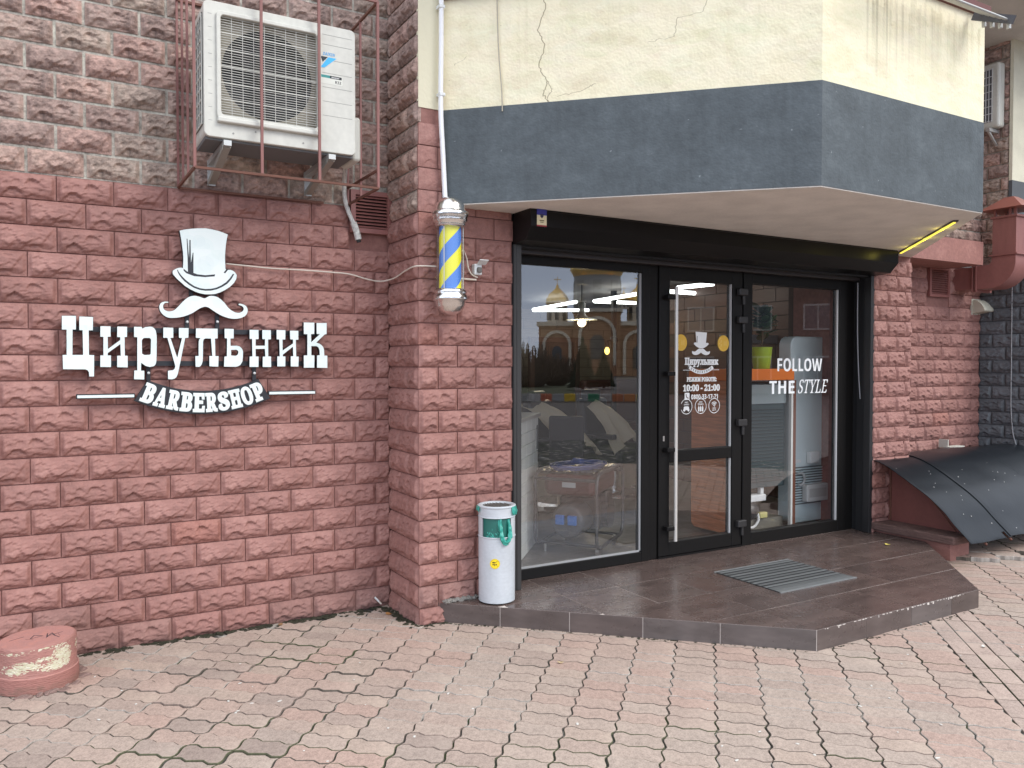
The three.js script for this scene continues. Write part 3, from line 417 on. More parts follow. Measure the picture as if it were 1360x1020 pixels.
{
  const w = thing('shop_window', 'tall shop window left of the glass door', 'window');
  obj('frame', frameRect(2.66, 3.90, 0.122, 2.365, 0.075), M.frame, w);
  obj('mullion', [bb(3.90, 3.985, 0.122, 2.365, ZF - 0.08, ZF - 0.012, 0.006)], M.frame, w);
  obj('glazing_bead', [bb(3.812, 3.825, 0.205, 2.285, ZF - 0.026, ZF - 0.012), bb(2.735, 3.812, 0.197, 0.21, ZF - 0.026, ZF - 0.012)], std(0.36, 0.36, 0.36, 0.4), w);
  pane(2.735, 3.825, 0.197, 2.29, w);
}
const door = thing('glass_door', 'black framed glass door with a long steel pull handle', 'door');
{
  obj('sash', frameRect(3.99, 4.86, 0.137, 2.355, 0.105), M.frame, door);
  obj('mid_rail', bb(4.095, 4.755, 0.852, 0.945, ZF - 0.075, ZF - 0.002, 0.008), M.frame, door);
  pane(4.095, 4.755, 0.242, 0.852, door); pane(4.095, 4.755, 0.945, 2.25, door);
  obj('glazing_bead', [bb(4.738, 4.752, 0.242, 0.852, ZF - 0.026, ZF - 0.012), bb(4.738, 4.752, 0.945, 2.25, ZF - 0.026, ZF - 0.012)], std(0.42, 0.42, 0.42, 0.35), door);
  const h = obj('pull_handle', rod([4.115, 0.255, ZF + 0.05], [4.115, 2.195, ZF + 0.05], 0.0135, 16), std(0.72, 0.68, 0.62, 0.35, { metalness: 0.35 }), door);
  for (const y of [0.355, 0.955, 1.535, 2.115]) obj('handle_bracket', bb(4.03, 4.125, y - 0.016, y + 0.016, ZF, ZF + 0.055, 0.006), M.black, h);
  for (const y of [0.315, 1.135, 1.965, 2.19]) { const q = obj('hinge', [bb(4.79, 4.885, y - 0.028, y + 0.028, ZF, ZF + 0.04, 0.008), bb(4.848, 4.872, y - 0.1, y - 0.028, ZF, ZF + 0.02, 0.004)], std(0.03, 0.028, 0.028, 0.45), door); }
  obj('keyhole', [bb(4.028, 4.044, 1.02, 1.06, ZF, ZF + 0.004, 0.002)], M.steel, door);
  obj('threshold', bb(3.985, 4.87, 0.122, 0.134, -4.76, ZF + 0.004), M.black, door);
}
{
  const w = thing('shop_window', 'shop window with the two line slogan, right of the door', 'window');
  obj('frame', [...frameRect(4.875, 6.15, 0.122, 2.365, 0.10), bb(6.15, 6.262, 0.122, 2.365, ZF - 0.075, ZF - 0.012)], M.frame, w);
  obj('glazing_bead', [bb(6.032, 6.049, 0.222, 2.265, ZF - 0.026, ZF - 0.012)], std(0.46, 0.46, 0.46, 0.35), w);
  pane(4.975, 6.05, 0.222, 2.265, w);
  const t = canvasTex(1024, 460, (g, W, H) => { g.clearRect(0, 0, W, H); g.fillStyle = '#f4f7f7'; g.textBaseline = 'alphabetic'; g.font = 'bold 176px sans-serif'; const fit = (s, x, y, w, f) => { g.font = f; const m = g.measureText(s).width; g.save(); g.translate(x, y); g.scale(w / m, 1); g.fillText(s, 0, 0); g.restore(); }; fit('FOLLOW', 122, 172, 770, 'bold 206px sans-serif'); fit('THE', 6, 432, 430, 'bold 206px sans-serif'); g.save(); g.translate(468, 432); g.transform(1, 0, -0.24, 1, 0, 0); fit('STYLE', 0, 0, 505, '222px serif'); g.restore(); });
  decal('slogan', 5.195, 5.955, 1.338, 1.675, ZF - 0.025, t, w);
}
{ // lettering on the door
  const t = canvasTex(900, 1420, (g, W, H) => {
    g.clearRect(0, 0, W, H); g.fillStyle = g.strokeStyle = '#f2f3f0'; const k = W / 0.43, X = (x) => (x - 4.235) * k, Y = (y) => (1.872 - y) * k;
    // hat and moustache
    g.beginPath(); g.moveTo(X(4.378), Y(1.862)); g.lineTo(X(4.498), Y(1.858)); g.lineTo(X(4.487), Y(1.775)); g.quadraticCurveTo(X(4.52), Y(1.78), X(4.515), Y(1.765)); g.quadraticCurveTo(X(4.44), Y(1.70), X(4.362), Y(1.765)); g.quadraticCurveTo(X(4.36), Y(1.782), X(4.388), Y(1.778)); g.fill();
    g.fillStyle = '#3a2f2a'; g.fillRect(X(4.392), Y(1.83), 12, 110); g.fillStyle = '#f2f3f0';
    g.beginPath(); g.moveTo(X(4.436), Y(1.727)); g.bezierCurveTo(X(4.40), Y(1.745), X(4.39), Y(1.69), X(4.345), Y(1.712)); g.bezierCurveTo(X(4.33), Y(1.68), X(4.39), Y(1.665), X(4.436), Y(1.70)); g.bezierCurveTo(X(4.48), Y(1.665), X(4.54), Y(1.68), X(4.53), Y(1.712)); g.bezierCurveTo(X(4.48), Y(1.69), X(4.475), Y(1.745), X(4.436), Y(1.727)); g.fill();
    const fit = (s, x0, x1, y, px, f, lw = 0) => { g.font = `${f.includes('serif') ? f : f}`.replace('$', px + 'px'); const m = g.measureText(s).width; g.save(); g.translate(X(x0), Y(y)); g.scale(((x1 - x0) * k) / m, 1); g.fillText(s, 0, 0); if (lw) { g.lineWidth = lw; g.strokeText(s, 0, 0); } g.restore(); };
    fit('Цирульник', 4.268, 4.62, 1.605, 150, 'bold $ serif', 12);
    g.fillRect(X(4.25), Y(1.563), 0.10 * k, 8); g.fillRect(X(4.53), Y(1.565), 0.10 * k, 8);
    g.lineWidth = 62; g.beginPath(); g.arc(X(4.44), Y(1.545) - 420, 420, 0.29 * Math.PI, 0.71 * Math.PI); g.stroke();
    g.save(); g.fillStyle = '#41322c'; g.font = 'bold 50px serif'; 'BARBERSHOP'.split('').forEach((c, i) => { g.save(); const a = (i - 4.5) * 0.118; g.translate(X(4.44) + Math.sin(a) * 436, Y(1.545) - 420 + Math.cos(a) * 436); g.rotate(-a); g.textAlign = 'center'; g.fillText(c, 0, 0); g.restore(); }); g.restore();
    fit('РЕЖИМ РОБОТИ:', 4.29, 4.605, 1.473, 92, 'bold $ serif', 8);
    fit('10:00 - 21:00', 4.25, 4.64, 1.398, 140, 'bold $ serif', 9);
    fit('0800-33-17-71', 4.335, 4.625, 1.333, 108, 'bold $ sans-serif', 2);
    g.beginPath(); g.roundRect(X(4.268), Y(1.385), 0.05 * k, 0.056 * k, 14); g.fill(); g.strokeStyle = '#4a2f27'; g.lineWidth = 15; g.lineCap = 'round'; g.beginPath(); g.moveTo(X(4.283), Y(1.372)); g.quadraticCurveTo(X(4.284), Y(1.345), X(4.306), Y(1.343)); g.stroke(); g.strokeStyle = '#f2f3f0';
    [[4.287], [4.436], [4.58]].forEach(([cx], i) => { const px = X(cx), py = Y(1.277); g.lineWidth = 11; g.beginPath(); g.ellipse(px, py, 0.058 * k, 0.058 * k, 0, 0, 7); g.stroke(); g.font = 'bold 34px sans-serif'; g.textAlign = 'center';
      if (i === 2) { for (const r of [26, 50, 74]) { g.lineWidth = 12; g.beginPath(); g.arc(px, py + 12, r, -Math.PI * 0.75, -Math.PI * 0.25); g.stroke(); } g.beginPath(); g.arc(px, py + 8, 10, 0, 7); g.fill(); g.fillText('FREE', px, py + 52); g.fillText('WI-FI', px, py + 84); }
      else { g.fillText('FREE', px, py - 56); g.fillText(i ? 'DRINKS' : 'GAMES', px, py - 22); if (!i) { g.beginPath(); g.roundRect(px - 58, py - 4, 116, 62, 28); g.fill(); g.beginPath(); g.arc(px - 46, py + 58, 22, 0, 7); g.arc(px + 46, py + 58, 22, 0, 7); g.fill(); } else for (const q of [-42, 0, 42]) { g.beginPath(); g.roundRect(px + q - 15, py + 12, 30, 76, 8); g.fill(); g.fillRect(px + q - 6, py - 10, 12, 26); } } });
  });
  const d = decal('lettering', 4.235, 4.665, 1.872 - (1420 / 900) * 0.43, 1.872, ZF - 0.025, t, door);
  const yt = canvasTex(256, 256, (g) => { g.clearRect(0, 0, 256, 256); g.fillStyle = '#e3b443'; g.beginPath(); g.arc(128, 128, 126, 0, 7); g.fill(); g.fillStyle = 'rgba(240,214,140,.75)'; for (let i = 0; i < 9; i++) { g.beginPath(); g.arc(50 + 20 * i, 190 + 22 * Math.sin(i * 2), 9, 0, 7); g.fill(); } g.fillRect(84, 60, 88, 8); g.fillRect(96, 84, 64, 7); g.fillRect(88, 108, 80, 7); });
  for (const [x, n] of [[4.225, 'left round sticker, partly behind the pull handle'], [4.672, 'right round sticker']]) { const c = new THREE.CylinderGeometry(0.062, 0.062, 0.0012, 40); c.scale(1, 1, 1.05); c.rotateX(Math.PI / 2); const m = new THREE.Mesh(c, new THREE.MeshStandardMaterial({ map: yt, roughness: 0.5 })); m.name = partName(door, 'round_sticker'); m.position.set(x, 1.775, ZF - 0.022); door.add(m); }
}
{ // roller shutter
  const t = thing('roller_shutter', 'black roller shutter box with side guides over the shopfront', 'roller shutter');
  const prof = new THREE.Shape([[-4.515, 2.588], [-4.30, 2.588], [-4.285, 2.57], [-4.285, 2.475], [-4.36, 2.395], [-4.515, 2.385]].map((p) => new THREE.Vector2(-p[0], p[1])));
  const g = extrude(prof, 3.655, 0.006, 2); g.rotateY(Math.PI / 2); g.translate(2.626, 0, 0); // profile runs along x
  obj('housing', g, phy(0.006, 0.0055, 0.0055, 0.3, { specularIntensity: 0.5 }), t);
  const cap = (x) => { const c = extrude(prof, 0.012); c.rotateY(Math.PI / 2); c.translate(x, 0, 0); return c; };
  obj('end_cap', cap(2.612), M.black, t); obj('end_cap', cap(6.284), M.black, t);
  obj('curtain_edge', bb(2.68, 6.22, 2.345, 2.395, -4.66, -4.60, 0.006), std(0.03, 0.024, 0.023, 0.4), t);
  obj('underside', bb(2.66, 6.25, 2.372, 2.386, -4.735, -4.52), M.dark, t);
  obj('guide_rail', [bb(2.612, 2.632, 0.122, 2.385, -4.64, -4.497), bb(2.632, 2.666, 0.122, 2.385, -4.56, -4.492, 0.003)], std(0.04, 0.038, 0.036, 0.45), t);
  obj('guide_rail', [bb(6.225, 6.259, 0.122, 2.385, -4.56, -4.492, 0.003), bb(6.243, 6.262, 0.122, 2.385, -4.64, -4.497)], std(0.022, 0.022, 0.023, 0.4), t);
  obj('reveal', [bb(6.2615, 6.284, 0.122, 2.385, -4.7, -4.50)], M.dark, t); obj('reveal', [bb(2.604, 2.6115, 0.122, 2.385, -4.7, -4.50)], M.dark, t);
  for (const y of [0.2, 0.33, 0.52, 0.58, 0.72, 1.1, 1.25, 1.9]) obj('rivet', bx(0.003, 0.008, 0.014, 6.2605, y, -4.645 + 0.02 * rnd()), M.white, t);
  const st = canvasTex(128, 192, (g2) => { g2.fillStyle = '#e8dfb8'; g2.fillRect(0, 0, 128, 192); g2.fillStyle = '#3b3f9c'; g2.fillRect(0, 0, 128, 66); g2.fillStyle = '#9c2b35'; g2.fillRect(0, 176, 128, 16); g2.fillStyle = '#3a3a58'; g2.beginPath(); g2.moveTo(40, 52); g2.lineTo(88, 52); g2.lineTo(84, 84); g2.lineTo(64, 100); g2.lineTo(44, 84); g2.fill(); g2.fillStyle = '#6b6238'; g2.fillRect(34, 120, 60, 12); g2.fillRect(42, 140, 44, 8); });
  const s = obj('sticker', bx(0.072, 0.108, 0.002, 2.69, 2.528, -4.2835), new THREE.MeshStandardMaterial({ map: st, roughness: 0.5 }), t);
}
{ const c = thing('hanging_cable', 'thin grey cable hanging inside the right jamb of the shopfront', 'cable'); obj('wire', tube([[6.20, 2.33, -4.61], [6.20, 1.9, -4.608], [6.215, 1.55, -4.605], [6.235, 1.3, -4.60]], 0.005), std(0.3, 0.3, 0.32, 0.5), c); }
// ------------------------------------------------------------------ hat sign on the wall
{
  const s = thing('shop_sign', 'white top hat and moustache sign with Цирульник letters and BARBERSHOP banner', 'sign');
  const face = std(0.80, 0.835, 0.82, 0.34), fm = [face, M.signSide], ZB = -4.955;
  const T2 = canvasTex(256, 256, (g) => { g.fillStyle = '#fafdfb'; g.fillRect(0, 0, 256, 256); for (let i = 0; i < 70; i++) { g.fillStyle = `rgba(205,225,222,${0.04 + 0.06 * rnd()})`; g.beginPath(); g.arc(rnd() * 256, rnd() * 256, 8 + 26 * rnd(), 0, 7); g.fill(); } });
  T2.wrapS = T2.wrapT = THREE.RepeatWrapping; T2.repeat.set(2.2, 2.2); face.map = T2;
  const letter = (name, outline, hole) => { const sh = shape(outline); if (hole) { const h = new THREE.Path(); for (let i = 0; i < hole.length; i += 2) h[i ? 'lineTo' : 'moveTo'](hole[i] / 1000, hole[i + 1] / 1000); h.closePath(); sh.holes.push(h); } const g = extrude(sh, 0.036, 0.0015); g.translate(0, 0, ZB); const o = obj(name, g, fm, s); return o; };
  const L = {
    a: [[52,1866,121,1868,120,1791,104,1791,102,1657,150,1657,149,1788,133,1789,134,1865,203,1864,201,1789,181,1788,181,1657,206,1656,204,1537,178,1537,177,1560,171,1571,160,1576,54,1577,53,1656,72,1657,73,1790,51,1790]],
    b: [[235,1815,288,1815,287,1755,273,1755,273,1691,332,1740,332,1754,317,1754,318,1815,370,1815,369,1755,357,1755,357,1654,371,1654,371,1586,315,1588,316,1654,334,1654,333,1715,272,1666,272,1655,288,1655,288,1588,232,1589,233,1655,248,1655,249,1754,234,1754]],
    c: [[402,1816,443,1816,447,1807,460,1815,486,1819,498,1817,508,1809,516,1796,521,1763,520,1690,518,1625,514,1606,505,1594,483,1588,461,1594,438,1612,438,1571,455,1570,454,1518,399,1520,401,1572,416,1572,418,1755,402,1756], [451,1754,482,1755,489,1750,491,1743,489,1669,487,1661,481,1657,453,1656,441,1665,441,1741]],
    d: [[553,1815,608,1815,608,1755,593,1754,626,1644,651,1755,635,1755,635,1815,690,1815,688,1756,671,1755,634,1568,629,1547,622,1531,612,1522,598,1518,575,1519,575,1570,602,1573,610,1580,614,1594,574,1754,552,1754]],
    e: [[727,1814,849,1815,849,1756,834,1754,835,1655,853,1655,851,1590,799,1592,799,1655,815,1655,809,1754,779,1754,771,1748,768,1735,767,1680,766,1645,764,1620,759,1604,752,1593,744,1588,723,1590,722,1654,740,1655,741,1735,744,1748,750,1756,726,1757]],
    f: [[885,1816,940,1816,939,1757,921,1756,921,1716,955,1717,971,1713,983,1703,990,1690,992,1679,991,1650,988,1622,977,1602,964,1593,948,1589,880,1590,883,1652,897,1653,899,1756,885,1758], [921,1692,952,1693,962,1688,965,1679,964,1668,959,1660,949,1654,921,1656]],
    g: [[1028,1813,1083,1813,1083,1755,1066,1754,1065,1718,1117,1719,1118,1755,1102,1756,1102,1813,1156,1813,1156,1755,1139,1754,1139,1655,1156,1654,1156,1587,1103,1588,1104,1653,1119,1653,1117,1697,1065,1696,1065,1654,1082,1653,1081,1588,1026,1588,1027,1653,1043,1654,1042,1756,1028,1755]],
    h: [[1187,1815,1243,1815,1242,1755,1225,1755,1225,1691,1286,1734,1286,1756,1269,1757,1268,1813,1322,1813,1322,1755,1306,1755,1308,1654,1323,1655,1321,1590,1271,1591,1272,1656,1287,1656,1286,1712,1227,1664,1227,1655,1242,1655,1241,1591,1190,1591,1190,1655,1205,1655,1203,1755,1187,1756]],
    i: [[1353,1865,1422,1866,1421,1793,1401,1791,1401,1744,1453,1793,1433,1793,1433,1864,1500,1866,1499,1793,1486,1791,1434,1741,1452,1736,1466,1727,1476,1715,1482,1700,1484,1662,1503,1661,1503,1581,1434,1583,1435,1662,1452,1664,1451,1690,1447,1704,1441,1712,1433,1717,1402,1717,1402,1663,1421,1662,1420,1583,1352,1583,1352,1662,1374,1662,1375,1790,1353,1791]],
  };
  for (const k in L) letter('letter', ...L[k]);
  // smooth outlines from a few points
  const curve = (a, n = 120) => { const c = new THREE.CatmullRomCurve3([...Array(a.length / 2)].map((_, i) => V(a[2 * i] / 1000, a[2 * i + 1] / 1000, 0)), true, 'centripetal'); return new THREE.Shape(c.getPoints(n).map((p) => new THREE.Vector2(p.x, p.y))); };
  const hatO = [643,2369,670,2378,702,2385,740,2391,783,2395,820,2392,855,2386,884,2378,910,2369,904,2340,899,2310,895,2268,893,2228,894,2195,895,2164,909,2162,922,2163,937,2158,950,2148,959,2133,956,2109,942,2084,919,2060,890,2039,863,2025,835,2014,807,2011,780,2010,753,2014,725,2023,699,2035,670,2053,646,2075,628,2091,614,2107,606,2118,604,2130,606,2139,612,2144,623,2151,636,2157,652,2160,659,2157,661,2180,662,2213,660,2250,656,2286,650,2330];
  { const g = extrude(shape(hatO), 0.04, 0.0015); g.translate(0, 0, ZB); const hat = obj('hat', g, fm, s);
    const dec = [[610,0]]; const mk = (a) => { const q = extrude(shape(a), 0.0015); q.translate(0, 0, ZB + 0.0402); return q; };
    obj('hat_band', [mk([664,2154,672,2146,687,2135,686,2214,682,2325,686,2325,694,2215,697,2320,703,2319,704,2190,714,2247,718,2248,717,2132,737,2125,781,2122,836,2130,833,2118,781,2111,721,2113,678,2128,664,2142]), mk([883,2143,892,2155,899,2163,908,2161,892,2139])], M.signSide, hat);
    obj('brim_groove', mk([633,2145,638,2133,646,2121,658,2106,673,2091,695,2073,721,2056,750,2046,780,2042,812,2045,841,2053,870,2068,897,2088,918,2112,936,2140,942,2136,926,2106,905,2080,877,2060,846,2044,812,2034,780,2032,748,2036,718,2046,692,2062,667,2082,653,2098,641,2115,634,2128,629,2143]), M.signSide, hat); }
  { const g = extrude(curve([777,1990,807,2005,846,2001,885,1971,912,1937,941,1917,969,1912,989,1922,995,1937,985,1950,966,1957,969,1966,992,1963,1012,1952,1021,1926,1009,1896,974,1877,929,1873,878,1886,829,1913,796,1935,777,1938,752,1928,708,1898,665,1879,617,1869,575,1871,544,1895,533,1926,540,1951,561,1962,584,1960,581,1954,566,1952,556,1938,560,1918,581,1908,607,1913,629,1932,655,1962,688,1992,720,2002,753,1997], 200), 0.036, 0.0015); g.translate(0, 0, ZB); obj('moustache', g, fm, s); }
  for (const y of [1798, 1610]) obj('mounting_rail', bb(0.10, 1.45, y / 1000 - 0.014, y / 1000 + 0.014, -4.982, -4.958), M.signSide, s);
  for (const [x, a, c] of [[0.686, 1.79, 1.90], [0.853, 1.79, 1.90], [0.478, 1.45, 1.62], [1.063, 1.45, 1.62], [0.71, 1.95, 2.1], [0.84, 1.95, 2.1]]) obj('support_post', bb(x - 0.011, x + 0.011, a, c, -4.981, -4.957), M.signSide, s);
  for (const [x, y] of [[686, 1851], [853, 1856], [478, 1556], [1063, 1552]]) { const c = new THREE.SphereGeometry(0.0085, 12, 8); c.translate(x / 1000, y / 1000, -4.95); obj('cap_nut', c, M.white, s); }
  { // banner between two arcs
    const R1 = 0.793, cx = 0.775, cy = 2.181, a0 = 0.428, b = new THREE.Shape(), ro = R1 + 0.073, ri = R1 - 0.062, N = 24;
    for (let i = 0; i <= N; i++) { const a = lerp(-a0, a0, i / N); b[i ? 'lineTo' : 'moveTo'](cx + Math.sin(a) * ri, cy - Math.cos(a) * ri); }
    for (let i = N; i >= 0; i--) { const a = lerp(-a0 - 0.02, a0 + 0.02, i / N); b.lineTo(cx + Math.sin(a) * ro, cy - Math.cos(a) * ro); }
    const g = extrude(b, 0.034, 0.0015); g.translate(0, 0, ZB); const ban = obj('banner', g, M.signSide, s);
    const font = await new FontLoader().loadAsync('fonts/droid/droid_serif_bold.typeface.json');
    'BARBERSHOP'.split('').forEach((ch, i) => {
      const q = new TextGeometry(ch, { font, size: 0.1, depth: 0.006, curveSegments: 6, bevelEnabled: true, bevelThickness: 0.001, bevelSize: 0.0062, bevelSegments: 1 });
      q.computeBoundingBox(); const bx0 = q.boundingBox, w = bx0.max.x - bx0.min.x, h = bx0.max.y - bx0.min.y;
      q.translate(-(bx0.min.x + w / 2), -(bx0.min.y + h / 2), 0); q.scale(0.0655 / w, 0.112 / h, 1);
      const m = new THREE.Mesh(q, face); m.name = partName(ban, 'letter'); const a = (i - 4.5) * 0.0855; m.position.set(cx + Math.sin(a) * (R1 + 0.006), cy - Math.cos(a) * (R1 + 0.006), ZB + 0.0365); m.rotation.z = a; m.castShadow = m.receiveShadow = true; ban.add(m);
    });
    for (const [x0, x1, y] of [[115, 405, 1430], [1138, 1428, 1432]]) { const bk = obj('banner_bar', bb(x0 / 1000, x1 / 1000, y / 1000 - 0.014, y / 1000 + 0.012, ZB, ZB + 0.03, 0.002), M.signSide, s); obj('bar_face', bb(x0 / 1000 + 0.006, x1 / 1000 - 0.004, y / 1000 - 0.009, y / 1000 + 0.006, ZB + 0.0302, ZB + 0.033), face, bk); }
  }
}
{ const c = thing('sign_cable', 'thin pale cable sagging from the hat sign to the barber pole', 'cable'); obj('wire', tube([[0.905, 2.20, -4.95], [1.0, 2.197, -4.958], [1.17, 2.19, -4.958], [1.35, 2.19, -4.955], [1.546, 2.187, -4.955], [1.66, 2.182, -4.955], [1.78, 2.155, -4.95], [1.86, 2.145, -4.94], [1.908, 2.155, -4.84], [1.908, 2.185, -4.62], [1.914, 2.198, -4.48], [1.96, 2.20, -4.462], [2.03, 2.2, -4.445]], 0.0045, 60), M.cable, c); }

// ------------------------------------------------------------------ barber pole
{
  const cx = 2.10, cz = -4.385, s = thing('barber_pole', 'chrome barber pole with blue and yellow spiral stripes', 'barber pole', [cx, 0, cz]);
  obj('top_cap', lathe([[0, 2.617], [0.012, 2.616], [0.04, 2.61], [0.068, 2.593], [0.086, 2.565], [0.094, 2.533], [0.099, 2.527], [0.112, 2.522], [0.115, 2.508], [0.112, 2.492], [0.106, 2.484], [0.108, 2.474], [0.104, 2.46], [0.094, 2.452], [0.096, 2.442], [0.09, 2.43], [0.06, 2.43]]), M.chrome, s);
  obj('bottom_cap', lathe([[0.06, 2.06], [0.088, 2.06], [0.098, 2.05], [0.1, 2.036], [0.094, 2.028], [0.106, 2.02], [0.108, 2.0], [0.104, 1.99], [0.094, 1.986], [0.088, 1.96], [0.072, 1.93], [0.045, 1.911], [0.015, 1.905], [0, 1.905]]), M.chrome, s);
  obj('glass_tube', new THREE.CylinderGeometry(0.088, 0.088, 0.385, 48, 1, true).translate(0, 2.245, 0), M.tubeGlass, s);
  const st = canvasTex(512, 512, (g, w, h) => { g.fillStyle = '#e3e22c'; g.fillRect(0, 0, w, h); g.fillStyle = '#4a80d8'; for (let k = -2; k < 6; k++) { g.beginPath(); const y = k * 304 + 60; g.moveTo(0, y); g.lineTo(w, y - 608); g.lineTo(w, y - 608 + 152); g.lineTo(0, y + 152); g.fill(); } });
  st.wrapS = THREE.RepeatWrapping; 
  obj('striped_core', new THREE.CylinderGeometry(0.067, 0.067, 0.37, 48, 1, true).translate(0, 2.245, 0), std(1, 1, 1, 0.45, { map: st }), s);
  for (const a of [0.6, 2.5, 4.4]) obj('tie_rod', rod([0.079 * Math.cos(a), 2.05, 0.079 * Math.sin(a)], [0.079 * Math.cos(a), 2.44, 0.079 * Math.sin(a)], 0.003), M.steel, s);
  obj('wall_bracket', [rod([0, 2.47, -0.05], [0, 2.47, -0.13], 0.012), rod([0, 2.02, -0.05], [0, 2.02, -0.13], 0.012)], M.steel, s);
  obj('flex', tube([[0.085, 2.30, -0.02], [0.115, 2.305, -0.05], [0.15, 2.26, -0.075], [0.165, 2.20, -0.08], [0.19, 2.165, -0.08], [0.225, 2.15, -0.075]], 0.005), M.cable, s);
  obj('stay', rod([0.08, 2.085 + 0.05, -0.06], [0.215, 2.135, -0.075], 0.006), M.cable, s);
}
{ const s = thing('outdoor_socket', 'small white outdoor socket with its lid up, right of the barber pole', 'socket', [2.325, 2.20, -4.47]); obj('body', bx(0.055, 0.07, 0.045, 0, 0, 0, 0.008), M.white, s); const l = bx(0.062, 0.006, 0.05, 0.012, 0, 0.02, 0.002); l.rotateX(-0.5); l.translate(0.006, 0.034, 0.03); obj('lid', l, M.white, s); obj('plug', bx(0.03, 0.034, 0.02, 0.004, -0.004, 0.03, 0.006), std(0.14, 0.13, 0.12, 0.6), s); }
{ const s = thing('conduit', 'white vertical conduit down the left edge of the balcony to the barber pole', 'conduit'); obj('tube', tube([[2.085, 4.6, -4.468], [2.082, 3.6, -4.468], [2.078, 3.15, -4.468], [2.09, 2.9, -4.466], [2.105, 2.58, -4.462]], 0.0155, 30, 10), std(0.82, 0.82, 0.83, 0.4), s); for (const y of [3.25, 3.78, 4.4]) obj('clip', bb(2.062, 2.102, y - 0.01, y + 0.01, -4.50, -4.45, 0.004), M.white, s); }
{ const s = thing('drop_wire', 'thin grey wire hanging down the cream plaster left of the crack', 'wire'); const n = [-0.7, 0.714], P = (k, y) => [2.10 + 0.7208 * k, y, -4.50 + 0.6935 * k + 0.012]; obj('wire', tube([P(0.35, 4.4), P(0.345, 3.9), P(0.355, 3.5), P(0.375, 3.25), P(0.378, 3.13)], 0.004), std(0.42, 0.38, 0.3, 0.7), s); }

